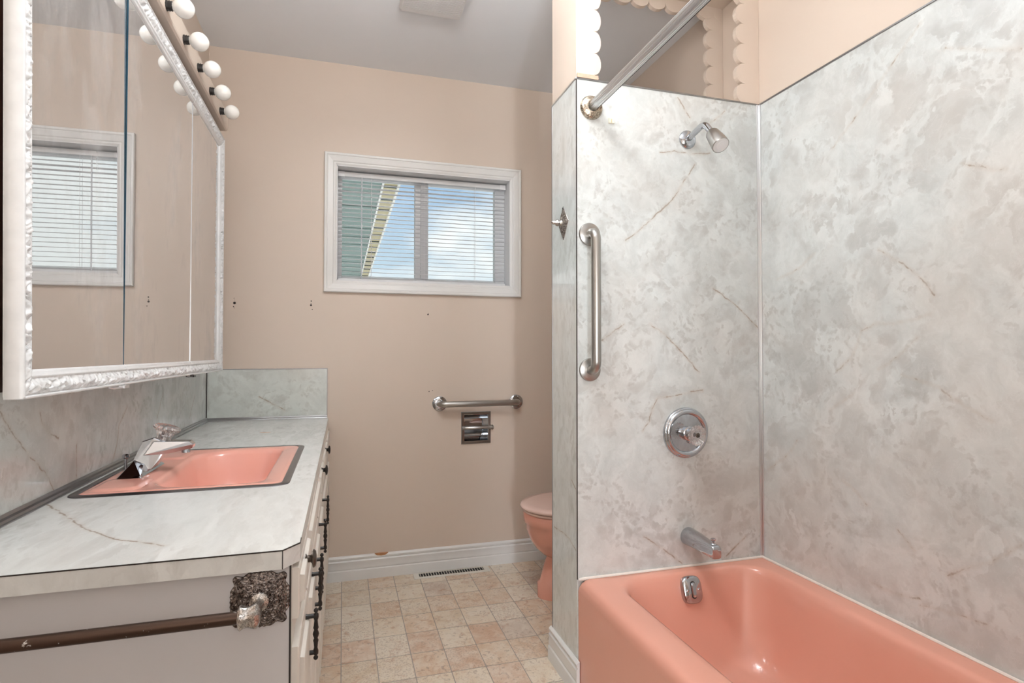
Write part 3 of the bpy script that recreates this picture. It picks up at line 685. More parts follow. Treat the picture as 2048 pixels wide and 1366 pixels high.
link('basin', bm, 'pink_sink', sk, smooth=True, angle=60)
bm = bmesh.new(); lathe(bm, (-0.30, 1.735, CT - 0.148), (0, 0, 1), [(0.032, 0), (0.032, 0.003), (0.024, 0.004), (0.02, 0.001)], 24); link('drain', bm, 'chrome', sk, smooth=True)
# raised soap ledges at both ends of the tap deck
for ya, yb_ in ((1.475, 1.60), (1.86, 1.995)):
    bm = bmesh.new()
    loft(bm, [rl(-0.545, -0.44, ya, yb_, .02, CT + 0.0035), rl(-0.537, -0.448, ya + .008, yb_ - .008, .018, CT + 0.0075), rl(-0.530, -0.455, ya + .015, yb_ - .015, .015, CT + 0.0082)], cap1=True)
    link('soap_ledge', bm, 'pink_sink', sk, smooth=True, angle=60)

# chrome tap
zf = CT + 0.004
fc = thing('faucet', 'chrome single faucet with clear fluted knob on the pink sink', 'faucet', (-0.50, 1.705, zf))
bm = bmesh.new()
hull(bm, [(-0.527, 1.600, zf), (-0.474, 1.608, zf), (-0.527, 1.810, zf), (-0.474, 1.802, zf), (-0.525, 1.604, zf + .004), (-0.477, 1.612, zf + .004), (-0.525, 1.806, zf + .004), (-0.477, 1.798, zf + .004),
          (-0.510, 1.668, zf + .034), (-0.486, 1.662, zf + .022), (-0.510, 1.742, zf + .034), (-0.486, 1.748, zf + .022)])
link('base_plate', bm, 'chrome', fc, bevel=0.003)
bm = bmesh.new()
hull(bm, [(-0.522, 1.672, zf + .010), (-0.474, 1.674, zf + .006), (-0.522, 1.738, zf + .010), (-0.474, 1.736, zf + .006), (-0.496, 1.686, zf + .080), (-0.470, 1.688, zf + .088), (-0.496, 1.724, zf + .080), (-0.470, 1.722, zf + .088),
          (-0.436, 1.688, zf + .074), (-0.436, 1.722, zf + .074), (-0.455, 1.680, zf + .030), (-0.455, 1.730, zf + .030)])
link('body', bm, 'chrome', fc, bevel=0.003)
bm = bmesh.new()
hull(bm, [(-0.490, 1.672, zf + .045), (-0.490, 1.738, zf + .045), (-0.470, 1.680, zf + .078), (-0.470, 1.730, zf + .078), (-0.388, 1.689, zf + .074), (-0.388, 1.721, zf + .074), (-0.379, 1.690, zf + .066), (-0.379, 1.720, zf + .066), (-0.382, 1.691, zf + .056), (-0.382, 1.719, zf + .056), (-0.44, 1.682, zf + .044), (-0.44, 1.728, zf + .044)])
link('spout', bm, 'chrome', fc, bevel=0.002)
bm = bmesh.new(); lathe(bm, (-0.399, 1.705, zf + .058), (0, 0, -1), [(0.011, 0), (0.011, 0.014), (0.008, 0.0145)], 20); link('aerator', bm, 'chrome', fc, smooth=True)
bm = bmesh.new(); lathe(bm, (-0.545, 1.725, zf), (0, 0, 1), [(0.0035, 0), (0.003, 0.030), (0.008, 0.034), (0.0085, 0.040), (0.004, 0.043)], 14); link('drain_lift_rod', bm, 'chrome', fc, smooth=True)
flt = lambda n, amp: (lambda j, a: amp * math.cos(n * a) * (1 if j > 0 else 0.3))
bm = bmesh.new(); lathe(bm, (-0.454, 1.705, zf + .078), (0.30, 0, 1), [(0.0175, 0), (0.0180, 0.012), (0.0215, 0.022), (0.0310, 0.030), (0.0325, 0.034), (0.0275, 0.039), (0.013, 0.0395)], 64, flt(16, 0.045)); link('crystal_knob', bm, 'crystal', fc, smooth=True, angle=40)
bm = bmesh.new(); lathe(bm, (-0.4545, 1.705, zf + .076), (0.30, 0, 1), [(0.009, 0), (0.009, 0.020), (0.006, 0.024), (0.006, 0.032), (0.004, 0.0325)], 20); link('stem', bm, 'chrome', fc, smooth=True)

# towel bar on the end of the vanity
tb = thing('towel_bar', 'antique bronze towel bar with ornate square rosette on the vanity end', 'towel bar', (-0.33, 0.988, 0.708))
def carved_plate(center, out_n, up, halfw, halfh, dome, amp, nscroll, shape, nr=48, na=144, pitch=0.0034):
    """ornate plate: radial grid raised into small spiral scrolls"""
    bm = bmesh.new(); c = Vector(center); nrm = Vector(out_n); up = Vector(up); sd = up.cross(nrm)
    ctr = []
    for k in range(nscroll):
        t = math.sqrt((k + 2.5) / (nscroll + 2)); a = k * 2.39996
        ctr.append((math.cos(a) * t * halfw, math.sin(a) * t * halfh, 1 if k % 2 else -1, a))
    rings = []
    for i in range(nr + 1):
        t = i / nr; ring = []
        for j in range(na):
            a = 2 * PI * j / na; R = shape(a)
            p2 = (math.cos(a) * R * halfw * t, math.sin(a) * R * halfh * t)
            best = min(ctr, key=lambda q: (q[0] - p2[0]) ** 2 + (q[1] - p2[1]) ** 2)
            dx, dy = p2[0] - best[0], p2[1] - best[1]
            th = math.atan2(dy, dx) * best[2]; rr = math.hypot(dx, dy)
            h = dome * (1 - t ** 2) + amp * (0.5 + 0.5 * math.cos(th + best[3] - 2 * PI * rr / pitch)) * min(1, t * 3)
            if t > 0.92: h = amp * 0.5 + amp * 0.8 * (0.5 + 0.5 * math.cos(44 * a))
            if i == nr: h = 0
            ring.append(bm.verts.new(c + sd * p2[0] + up * p2[1] + nrm * max(0.0002, h) if i else c + nrm * dome))
            if i == 0: break
        rings.append(ring)
    for j in range(na): bm.faces.new([rings[0][0], rings[1][j], rings[1][(j + 1) % na]])
    for a_, b_ in zip(rings[1:-1], rings[2:]):
        for j in range(na): bm.faces.new([a_[j], b_[j], b_[(j + 1) % na], a_[(j + 1) % na]])
    bmesh.ops.recalc_face_normals(bm, faces=bm.faces[:])
    return bm
def rosette_shape(a):
    r = (abs(math.cos(a)) ** 3.2 + abs(math.sin(a)) ** 3.2) ** (-1 / 3.2)
    k = abs(((a / (PI / 2)) % 1) - 0.5) * 2          # 0 at the corners
    nub = 0.10 * math.exp(-((k) / 0.13) ** 2) - 0.07 * math.exp(-((k - 0.30) / 0.10) ** 2)
    return r * (0.98 + nub + 0.012 * math.cos(36 * a))
for cx in (-0.124, -0.545):
    ro = link('rosette', carved_plate((cx, 0.988, 0.709), (0, -1, 0), (0, 0, 1), 0.0445, 0.0445, 0.009, 0.0030, 46, rosette_shape), 'carved_bronze', tb, smooth=True, angle=0)
    bm = bmesh.new(); lathe(bm, (cx, 0.984, 0.7085), (0, -1, 0), [(0.016, 0), (0.0165, 0.003), (0.013, 0.007), (0.014, 0.010), (0.0085, 0.013), (0.0075, 0.030), (0.009, 0.046), (0.0085, 0.056)], 24); link('post', bm, 'carved_silver', tb, smooth=True)
    s = 1 if cx > -0.3 else -1
    bm = bmesh.new(); lathe(bm, (cx - 0.022 * s, 0.930, 0.708), (s, 0, 0), [(0.0150, 0), (0.0172, 0.003), (0.0148, 0.008), (0.0142, 0.014), (0.0165, 0.019), (0.0185, 0.024), (0.0150, 0.0275), (0.008, 0.030)], 36, lambda j, a: 0.09 * math.cos(6 * a + j * 0.5)); link('ring', bm, 'carved_silver', tb, smooth=True)
bm = bmesh.new(); tube(bm, [(-0.135, 0.930, 0.708), (-0.54, 0.930, 0.708)], 0.0094, 24); link('rod', bm, 'rod_bronze', tb, smooth=True)

# ================================================================== MIRROR CABINET
mc = thing('medicine_cabinet', 'three door mirrored medicine cabinet in carved white frame above the vanity', 'cabinet', (-0.55, 1.83, 1.027))
MZ0, MZ1, MY = 1.027, 1.990, (1.070, 1.530, 2.128, 2.594)
link('carcass', B((XL, -0.521, 1.075, 2.590, 1.037, 1.984)), 'dark_wood', mc)
FP = [(0.0, -0.504), (0.0, -0.479), (0.003, -0.4765), (0.0045, -0.479)]
FP += [(0.006 + 0.024 * i / 12, -0.4835 + 0.005 * math.sin(PI * (i / 12) ** 0.8)) for i in range(13)]
FP += [(0.032, -0.4845), (0.034, -0.482), (0.0375, -0.483), (0.0385, -0.4855), (0.042, -0.485), (0.044, -0.487), (0.046, -0.4897), (0.046, -0.504)]
def carve(u, w, p):
    if 0.0055 < u < 0.031:
        q = p * 62
        n1 = noise.noise(q + Vector((1, 1, 1)) * noise.noise(q * 0.7) * 1.5); n2 = noise.noise(p * 150)
        k = math.sin(PI * (u - 0.0055) / 0.0255)
        return (0, (0.0085 * (0.52 - 2.0 * abs(n1)) + 0.0022 * n2) * (0.35 + 0.65 * k))
    if u <= 0.0005 and w > -0.481:
        return (0, 0)
    return (0, 0)
def carve_edge(u, w, p):
    du, dw = carve(u, w, p)
    return (du, dw)
for i in range(3):
    y0, y1 = MY[i] + (0.0012 if i else 0), MY[i + 1] - (0.0012 if i < 2 else 0)
    xo = 0.0008 if i == 2 else 0
    d = link('door', B((-0.5055 + xo, -0.494 + xo, y0 + 0.002, y1 - 0.002, MZ0 + 0.004, MZ1 - 0.004)), 'frame_white', mc)
    ya = y0 + (0.040 if i == 0 else 0.0); yb_ = y1 - (0.040 if i == 2 else 0.0)
    link('mirror', B((-0.494 + xo, -0.4905 + xo, ya, yb_, MZ0 + 0.040, MZ1 - 0.040)), ['mirror'], d)
    me_ = []; mp_ = None
    if i == 1: link('mirror_edge', B((-0.5055, -0.4900, y0 - 0.0008, y0 + 0.0004, MZ0 + 0.045, MZ1 - 0.045)), 'mirror_edge', d)
    if i == 2: link('mirror_edge', B((-0.4945, -0.4898 + xo, y0 - 0.0006, y0 + 0.0004, MZ0 + 0.045, MZ1 - 0.045)), 'alu', d)
    OUT = (1, 0, 0); fp = [(u, w + xo) for u, w in FP]; ml = 1 if i == 0 else 0; mr = 1 if i == 2 else 0
    for z, inn in ((MZ0, (0, 0, 1)), (MZ1, (0, 0, -1))):
        bm = bmesh.new(); strip(bm, (0, y0, z), (0, y1, z), inn, OUT, fp, ml, mr, carve_edge, 0.0022); link('frame_moulding', bm, 'frame_white', d, smooth=True, angle=0)
    if i in (0, 2):
        y_, inn = (y0, (0, 1, 0)) if i == 0 else (y1, (0, -1, 0))
        bm = bmesh.new(); strip(bm, (0, y_, MZ0), (0, y_, MZ1), inn, OUT, fp, 1, 1, carve_edge, 0.0022); link('frame_moulding', bm, 'frame_white', d, smooth=True, angle=0)
    # finger pull under the door
    yp = (1.455, 2.075, 2.40)[i]
    if i < 2:
        bm = bmesh.new(); tube(bm, [(-0.476, yp - 0.05, MZ0 - 0.0015), (-0.474, yp - 0.03, MZ0 - 0.004), (-0.474, yp + 0.035, MZ0 - 0.004), (-0.478, yp + 0.05, MZ0 - 0.001)], 0.0018, 8)
        box(bm, -0.482, -0.470, yp + 0.022, yp + 0.05, MZ0 - 0.0065, MZ0 - 0.0005); link('finger_pull', bm, 'black' if i else 'alu', d)

# the near door hangs a little open at the bottom: it leans back towards the wall at the top
for o in [x for x in mc.children if x.name.split('.')[0] == 'door'][:1]:
    for q in [o] + list(o.children):
        kk = 0.004 if q.name.startswith('mirror') else 0.0136
        for v in q.data.vertices: v.co.x -= (v.co.z - MZ0) * kk
# light bar with opal globes
lb = thing('vanity_light_bar', 'peach painted light bar with a row of opal globe bulbs above the mirror', 'light', (-0.53, 1.77, 2.028))
bm = bmesh.new(); prism(bm, [(XL, 2.026), (-0.474, 2.026), (-0.4685, 2.030), (-0.467, 2.036), (-0.467, 2.096), (-0.472, 2.100), (XL, 2.100)], 'y', 0.94, 2.60)
link('bar', bm, 'wall', lb)
bulb_pr = [(0.009, 0.014), (0.0105, 0.016)] + [(0.027 * math.sin(t), 0.0425 - 0.027 * math.cos(t)) for t in [0.42 + (PI - 0.42) * i / 14 for i in range(14)]] + [(0.0012, 0.0695)]
def mesh_of(name, bm, mat, sm=True):
    me = bpy.data.meshes.new(name); bm.to_mesh(me); bm.free(); me.materials.append(M[mat])
    for p in me.polygons: p.use_smooth = sm
    return me
bm = bmesh.new(); lathe(bm, (0, 0, 0), (1, 0, 0), bulb_pr, 28); bulb_me = mesh_of('bulb', bm, 'bulb')
bm = bmesh.new(); lathe(bm, (0, 0, 0), (1, 0, 0), [(0.0135, 0), (0.0135, 0.003), (0.0115, 0.005), (0.0135, 0.008), (0.0115, 0.011), (0.013, 0.014), (0.010, 0.0165)], 20, lambda j, a: 0.06 * math.cos(10 * a)); sock_me = mesh_of('socket', bm, 'black')
for i in range(9):
    yb_ = 2.443 - 0.1765 * i
    s_ = bpy.data.objects.new('socket', sock_me); COL.objects.link(s_); s_.location = (-0.467, yb_, 2.048); setpar(s_, lb)
    b_ = bpy.data.objects.new('bulb', bulb_me); COL.objects.link(b_); b_.location = (-0.467, yb_, 2.048); setpar(b_, s_)

# ================================================================== BATHTUB
TX0, TX1, TY0, TY1, TZ = XP + 0.002, XR - 0.005, 0.192, YP0 - 0.0005, 0.37
tub = thing('bathtub', 'salmon pink enamel bathtub in the marble panelled alcove', 'bathtub', (1.09, 0.95, 0))
def tl(l, r, f, b, rad, z): return [(x, y, z) for x, y in rrect(TX0 + l, TX1 - r, TY0 + f, TY1 - b, rad, 10)]
Rr = lambda a: [0.09 * a, 0.10 * a, 0.10 * a, 0.09 * a]
loops = [tl(0, 0, 0, 0, 0.004, 0.0), tl(0, 0, 0, 0, 0.004, TZ - 0.036), tl(.002, 0, 0, 0, [.004, .010, .004, .004], TZ - 0.022), tl(.007, 0, 0, 0, [.004, .018, .004, .004], TZ - 0.010), tl(.015, 0, 0, 0, [.004, .026, .004, .004], TZ - 0.003), tl(.027, 0.0, 0, 0, [.004, .03, .004, .004], TZ),
         tl(.085, .055, .10, .030, Rr(1.15), TZ - 0.0005), tl(.100, .064, .112, .036, Rr(1.1), TZ - 0.003), tl(.113, .072, .122, .042, Rr(1.05), TZ - 0.010), tl(.122, .078, .132, .048, Rr(1), TZ - 0.024),
         tl(.130, .086, .145, .058, Rr(1), TZ - 0.060), tl(.150, .104, .21, .085, Rr(1.1), TZ - 0.17), tl(.170, .125, .30, .115, Rr(1.2), TZ - 0.25), tl(.195, .15, .36, .145, Rr(1.3), TZ - 0.295), tl(.24, .20, .44, .20, Rr(1.3), TZ - 0.315), tl(.33, .33, .70, .45, .02, TZ - 0.320)]
bm = bmesh.new(); loft(bm, loops, cap1=True); link('shell', bm, 'pink', tub, smooth=True, angle=70)
bm = bmesh.new()
tube(bm, [(XP + 0.004, YP0 - 0.002, TZ + .001), (XP + 0.02, YP0 - 0.004, TZ + 0.002), (1.10, YP0 - 0.004, TZ + 0.002), (TX1 - 0.002, YP0 - 0.004, TZ + 0.002)], [0.004, .0055, 0.0045, .005], 8)
tube(bm, [(TX1 - 0.004, YP0 - 0.004, TZ + 0.002), (TX1 - 0.004, 0.2, TZ + 0.002)], 0.0045, 8)
link('caulk_bead', bm, 'caulk', tub, smooth=True)
# overflow plate on the sloping end
ov = Vector((1.1085, 1.648, 0.318)); tn = Vector((0, -1, 0.30)).normalized(); upv = Vector((0, 0.30, 1)).normalized()
def plate(bm, c, n, up, pts2, levels):
    sd = up.cross(n); loft(bm, [[c + sd * (x * s) + up * (z * s) + n * h for x, z in pts2] for s, h in levels], cap0=True, cap1=True)
pp = []
for i in range(48):
    a = 2 * PI * i / 48; r = (abs(math.cos(a)) ** 3.6 + abs(math.sin(a)) ** 3.0) ** (-1 / 3.2); pp.append((0.036 * r * math.cos(a), 0.043 * r * math.sin(a)))
bm = bmesh.new(); plate(bm, ov, tn, upv, pp, [(1, -0.02), (1, 0.004), (0.96, 0.008), (0.86, 0.011), (0.3, 0.013)]); ovp = link('overflow_plate', bm, 'chrome', tub, smooth=True, angle=50)
bm = bmesh.new(); sd_ = upv.cross(tn)
lv = [(x, z) for x, z in rrect(-0.008, 0.008, -0.024, 0.024, 0.0075, 5)]
plate(bm, ov + tn * 0.0115, tn, upv, lv, [(1.12, 0), (1.12, 0.0016)]); 
for f in bm.faces: f.material_index = 1
nf = len(bm.faces); plate(bm, ov + tn * 0.012, tn, upv, lv, [(1, 0), (0.95, 0.004), (0.7, 0.007)])
link('trip_lever', bm, ['chrome', 'black'], ovp)
for s in (-1, 1):
    bm = bmesh.new(); lathe(bm, ov + sd_ * (0.021 * s) + tn * 0.0105, tn, [(0.0048, 0), (0.0048, 0.0022), (0.003, 0.0032)], 14); link('screw', bm, 'chrome', ovp, smooth=True)

# ================================================================== TUB WALL FITTINGS
YW = YP0 - 0.0001
def flange_bm(c, d, r, h): 
    bm = bmesh.new(); lathe(bm, c, d, [(r, 0), (r, h * 0.35), (r * 0.95, h * 0.6), (r * 0.6, h), (r * 0.42, h)], 40); return bm
def grab_bar(name, label, a, b, nrm, standoff, r, fr, mat, fmat, screws=False, loc=None):
    g = thing(name, label, 'grab bar', loc or a)
    n = Vector(nrm); A = Vector(a); Bp = Vector(b); ax = (Bp - A).normalized()
    pts = [A + n * 0.004] + arc_path(A, A + n * standoff, A + n * standoff + ax * 0.2, 0.028) + arc_path(Bp + n * standoff - ax * 0.2, Bp + n * standoff, Bp, 0.028) + [Bp + n * 0.004]
    bm = bmesh.new(); tube(bm, pts, r, 24); link('bar', bm, mat, g, smooth=True)
    for p in (A, Bp):
        fl = link('flange', flange_bm(p, nrm, fr, 0.012 if not screws else 0.009), fmat, g, smooth=True, angle=35)
        if screws:
            for k in range(3):
                an = math.radians(70 + 120 * k) if p is A else math.radians(10 + 120 * k)
                u, v, w = basis(n)
                c = p + u * (fr * 0.78 * math.cos(an)) + v * (fr * 0.78 * math.sin(an)) + n * 0.0055
                bm = bmesh.new(); lathe(bm, c, n, [(0.0042, 0), (0.0042, 0.0018), (0.0025, 0.003)], 12); link('screw', bm, 'chrome', fl, smooth=True)
    return g
grab_bar('grab_bar', 'vertical brushed steel grab bar on the marble tub wall', (0.773, YW, 1.489), (0.773, YW, 1.045), (0, -1, 0), 0.052, 0.0158, 0.0375, 'steel', 'steel', loc=(0.773, YW, 1.045))
grab_bar('grab_bar', 'short horizontal chrome grab bar on the peach wall below the window', (0.474, YB - 0.0001, 0.842), (0.881, YB - 0.0001, 0.842), (0, -1, 0), 0.055, 0.0155, 0.0375, 'steel', 'chrome', True)

# shower rod
sr = thing('shower_rod', 'fluted aluminium shower curtain rod running towards the viewer from an ornate flange', 'shower rod', (0.781, YW, 1.909))
bm = bmesh.new(); n = 72; rings = []
for y in (YW - 0.012, -0.949):
    rings.append([(0.781 + (0.0155 + 0.0009 * (1 if (i % 4) < 2 else -1)) * math.cos(2 * PI * i / n), y, 1.909 + (0.0155 + 0.0009 * (1 if (i % 4) < 2 else -1)) * math.sin(2 * PI * i / n)) for i in range(n)])
loft(bm, rings, True, True); link('rod', bm, 'alu', sr)
bm = bmesh.new()
for a0 in (-62, ):
    prf = [(0.781 + (0.0170) * math.cos(math.radians(a0 + t)), 1.909 + 0.0170 * math.sin(math.radians(a0 + t))) for t in (0, 5, 10, 15, 20)] + [(0.781 + 0.0140 * math.cos(math.radians(a0 + t)), 1.909 + 0.0140 * math.sin(math.radians(a0 + t))) for t in (20, 10, 0)]
    prism(bm, prf, 'y', YW - 0.03, -0.949)
link('slot', bm, 'dark_line', sr)
def fl_noise(j, a): return 0.0
bm = bmesh.new(); lathe(bm, (0.781, YW, 1.909), (0, -1, 0), [(0.0395, 0), (0.0395, 0.004), (0.037, 0.007), (0.037, 0.009), (0.0355, 0.011), (0.031, 0.0135), (0.025, 0.016), (0.020, 0.0185), (0.0185, 0.0185), (0.0180, 0.010)], 72, lambda j, a: (0.018 * math.cos(24 * a) if 3 < j < 8 else 0)); fo = link('flange', bm, 'carved_brass', sr, smooth=True, angle=50)
for s in (-1, 1):
    bm = bmesh.new(); lathe(bm, (0.781 + s * 0.0275, YW - 0.0125, 1.909 + s * -0.001), (0, -1, 0), [(0.0032, 0), (0.0032, 0.0022)], 10); link('screw', bm, 'black', fo)

# little clip on the panel
cl_ = thing('wall_clip', 'small cream plastic clip stuck to the marble panel below the rod flange', 'clip', (0.8535, YW, 1.873))
bm = B((0.8435, 0.8635, YW - 0.003, YW, 1.865, 1.882), (0.8435, 0.8515, YW - 0.006, YW - 0.003, 1.865, 1.882), (0.8545, 0.8635, YW - 0.006, YW - 0.003, 1.865, 1.880))
link('body', bm, 'cream_plastic', cl_, bevel=0.0008)
link('slot', B((0.8516, 0.8544, YW - 0.0042, YW - 0.003, 1.868, 1.880)), 'tan', cl_)

# shower head
sh_ = thing('shower_fixture', 'brushed shower head on a bent chrome arm high on the tub wall', 'shower head', (1.145, YW, 1.842))
bm = bmesh.new(); lathe(bm, (1.145, YW, 1.842), (0, -1, 0), [(0.0325, 0), (0.0325, 0.003), (0.030, 0.007), (0.017, 0.0125), (0.0115, 0.013)], 40); link('flange', bm, 'chrome', sh_, smooth=True, angle=50)
path = [Vector((1.145, YW - 0.004, 1.842))] + arc_path((1.145, YW, 1.842), (1.145, 1.612, 1.862), (1.145, 1.552, 1.794), 0.042, 10) + [Vector((1.145, 1.566, 1.809))]
bm = bmesh.new(); tube(bm, path, 0.0105, 20); link('arm', bm, 'chrome', sh_, smooth=True)
hd = Vector((0.0, -0.045, -0.056)).normalized(); h0 = Vector((1.145, 1.575, 1.818))
bm = bmesh.new(); lathe(bm, h0, hd, [(0.012, 0), (0.0185, 0.004), (0.0215, 0.010), (0.0260, 0.050), (0.0275, 0.066), (0.0275, 0.076), (0.0255, 0.0775)], 40, cap1=False); link('head', bm, 'steel', sh_, smooth=True, angle=50)
bm = bmesh.new(); lathe(bm, h0 + hd * 0.074, hd, [(0.0255, 0.001), (0.0250, 0.003), (0.014, 0.0032), (0.0135, 0.0045), (0.004, 0.005)], 32); link('spray_face', bm, 'trim_grey', sh_, smooth=True)

# shower valve
vc = (1.1295, YW, 0.8265)
sv = thing('shower_valve', 'round chrome valve plate with clear fluted knob on the tub wall', 'valve', vc)
bm = bmesh.new(); lathe(bm, vc, (0, -1, 0), [(0.0865, 0), (0.0865, 0.005), (0.0845, 0.010), (0.0815, 0.011), (0.0800, 0.015), (0.0750, 0.019), (0.0690, 0.0185), (0.0645, 0.014), (0.0630, 0.0105), (0.030, 0.0125), (0.0205, 0.013)], 72); link('escutcheon', bm, 'chrome', sv, smooth=True, angle=50)
bm = bmesh.new(); lathe(bm, (vc[0], vc[1] - 0.012, vc[2]), (0, -1, 0), [(0.0255, 0), (0.0250, 0.018), (0.0205, 0.020), (0.0195, 0.034), (0.013, 0.035), (0.011, 0.042)], 32); link('sleeve', bm, 'chrome', sv, smooth=True, angle=50)
bm = bmesh.new(); lathe(bm, (vc[0], vc[1] - 0.047, vc[2]), (0, -1, 0), [(0.0190, 0), (0.0205, 0.002), (0.0225, 0.008), (0.0265, 0.014), (0.0325, 0.020), (0.0335, 0.024), (0.0295, 0.027), (0.0200, 0.0255), (0.012, 0.0250)], 90, lambda j, a: (0.045 * math.cos(18 * a) if j < 7 else 0)); kn = link('crystal_knob', bm, 'crystal', sv, smooth=True, angle=40)
bm = bmesh.new(); lathe(bm, (vc[0], vc[1] - 0.0715, vc[2]), (0, -1, 0), [(0.0082, 0), (0.0082, 0.002), (0.0060, 0.0028), (0.0054, 0.0012), (0.0030, 0.0012), (0.0030, 0.003)], 20); link('screw', bm, 'bronze_knob', kn, smooth=True, angle=40)
bm = bmesh.new(); lathe(bm, (vc[0] + 0.006, vc[1] - 0.0125, vc[2] - 0.030), (0, -1, 0), [(0.0045, 0), (0.0045, 0.008), (0.003, 0.009)], 14); link('stop_pin', bm, 'chrome', sv, smooth=True)

# tub spout
sp = thing('tub_spout', 'chrome tub spout with diverter pull above the pink tub rim', 'spout', (1.139, YW, 0.4725))
def sec_(y, w, zt, zb, p):
    out = []
    for i in range(32):
        a = 2 * PI * i / 32; r = (abs(math.cos(a)) ** p + abs(math.sin(a)) ** p) ** (-1 / p)
        out.append((1.139 + w * r * math.cos(a), y, (zt + zb) / 2 + (zt - zb) / 2 * r * math.sin(a)))
    return out
bm = bmesh.new(); loft(bm, [sec_(YW, .0305, .503, .442, 2), sec_(1.700, .0305, .503, .442, 2), sec_(1.66, .027, .500, .446, 2.3), sec_(1.61, .0215, .4935, .4465, 3), sec_(1.572, .0180, .4895, .4465, 4), sec_(1.558, .0170, .4880, .4465, 5), sec_(1.553, .0160, .4840, .4475, 5), sec_(1.552, .0130, .478, .452, 4)], True, True)
link('body', bm, 'chrome', sp, smooth=True, angle=50)
bm = bmesh.new(); lathe(bm, (1.139, 1.572, 0.4875), (0, 0, 1), [(0.010, 0), (0.009, 0.003), (0.0042, 0.005), (0.0038, 0.010), (0.0075, 0.0135), (0.0082, 0.018), (0.0055, 0.020)], 20); link('diverter_pull', bm, 'chrome', sp, smooth=True, angle=60)

# robe hook on the partition end
rh = thing('robe_hook', 'ornate silver lozenge robe hook on the marble partition end', 'hook', (XP, 1.822, 1.548))
def lozenge(a):
    r = (abs(math.cos(a)) ** 1.12 + abs(math.sin(a)) ** 1.12) ** (-1 / 1.12)
    return r * (1 + 0.03 * math.cos(40 * a)) * (1.0 + 0.06 * math.exp(-((((a / (PI / 2)) + 0.5) % 1 - 0.5) / 0.10) ** 2) - 0.05)
link('plate', carved_plate((XP - 0.0002, 1.822, 1.548), (-1, 0, 0), (0, 0, 1), 0.044, 0.056, 0.008, 0.0026, 26, lozenge, 36, 112), 'carved_silver', rh, smooth=True, angle=0)
bm = bmesh.new(); lathe(bm, (XP - 0.004, 1.822, 1.548), (-1, 0, 0), [(0.012, 0), (0.0135, 0.003), (0.0095, 0.007), (0.0075, 0.013), (0.0115, 0.017), (0.0105, 0.022), (0.0065, 0.028), (0.0072, 0.034), (0.0045, 0.039), (0.001, 0.042)], 28, lambda j, a: 0.10 * math.cos(7 * a + j) if j in (1, 4, 5) else 0); link('peg', bm, 'carved_silver', rh, smooth=True, angle=50)
bm = bmesh.new(); lathe(bm, (XP - 0.003, 1.822, 1.598), (-1, 0, 0), [(0.003, 0), (0.003, 0.002)], 10); link('screw', bm, 'black', rh)

# ================================================================== FAR WALL FITTINGS
tp = thing('toilet_paper_holder', 'recessed chrome toilet paper holder with an empty roller under the horizontal grab bar', 'paper holder', (0.6635, YB, 0.634))
px0, px1, pz0, pz1 = 0.5855, 0.7425, 0.630, 0.796
bm = bmesh.new(); PF = [(0, 0), (0, 0.004), (0.002, 0.0058), (0.013, 0.0045), (0.016, 0.003), (0.016, -0.003), (0.0145, -0.003)]
for p0, p1, inn in (((px0, YB, pz1), (px1, YB, pz1), (0, 0, -1)), ((px0, YB, pz0), (px1, YB, pz0), (0, 0, 1)), ((px0, YB, pz0), (px0, YB, pz1), (1, 0, 0)), ((px1, YB, pz0), (px1, YB, pz1), (-1, 0, 0))):
    strip(bm, p0, p1, inn, (0, -1, 0), PF, 1, 1)
link('frame', bm, 'chrome', tp)
bm = bmesh.new(); zc_ = (pz0 + pz1) / 2; hh = (pz1 - pz0) / 2 - 0.014; N = 16
arc = [(YB + 0.060 * math.sin(PI * i / N) ** 0.75, zc_ - hh * math.cos(PI * i / N)) for i in range(N + 1)]
a0 = [bm.verts.new((px0 + 0.014, y_, z_)) for y_, z_ in arc]; a1 = [bm.verts.new((px1 - 0.014, y_, z_)) for y_, z_ in arc]
for i in range(N): bm.faces.new([a0[i], a0[i + 1], a1[i + 1], a1[i]])
bm.faces.new(a0); bm.faces.new(a1[::-1]); bmesh.ops.recalc_face_normals(bm, faces=bm.faces[:])
link('recess', bm, 'chrome', tp, smooth=True, angle=50)
bm = bmesh.new(); lathe(bm, (px0 + 0.004, YB - 0.006, zc_), (1, 0, 0), [(0.010, 0), (0.010, 0.012), (0.0075, 0.013), (0.0095, 0.016), (0.0095, 0.098), (0.0078, 0.099), (0.0078, 0.143), (0.010, 0.144), (0.0105, 0.156), (0.0125, 0.158), (0.0125, 0.164), (0.008, 0.168)], 28); link('roller', bm, 'steel', tp, smooth=True, angle=40)

# floor register
fr_ = thing('floor_register', 'white metal floor register with dark louvred slots at the far baseboard', 'vent', (0.531, 2.838, 0))
rx0, rx1, ry0, ry1 = 0.3385, 0.7215, 2.800, 2.873
bm = bmesh.new(); i0 = (rx0 + 0.028, rx1 - 0.028, ry0 + 0.017, ry1 - 0.010)
ol = rrect(rx0, rx1, ry0, ry1, 0.008, 4); il = rrect(*i0, 0.002, 4)
loft(bm, [[(x, y, 0) for x, y in ol], [(x, y, 0.0028) for x, y in ol], [(x * .99 + .0053, y * .96 + .1135, 0.0042) for x, y in ol], [(x, y, 0.0042) for x, y in il], [(x, y, 0.0006) for x, y in il]])
link('frame', bm, 'register', fr_)
link('duct_shade', B((i0[0], i0[1], i0[2], i0[3], 0.0002, 0.0007)), 'register_dark', fr_)  # flat dark sheet stands in for the shade below the louvres
bm = bmesh.new(); prism(bm, [(0.0006, 0.0007), (-0.0018, 0.0042), (0.0006, 0.0042), (0.0030, 0.0007)], 'y', i0[2], i0[3]); lou = mesh_of('louvre', bm, 'register', False)
nl = 25
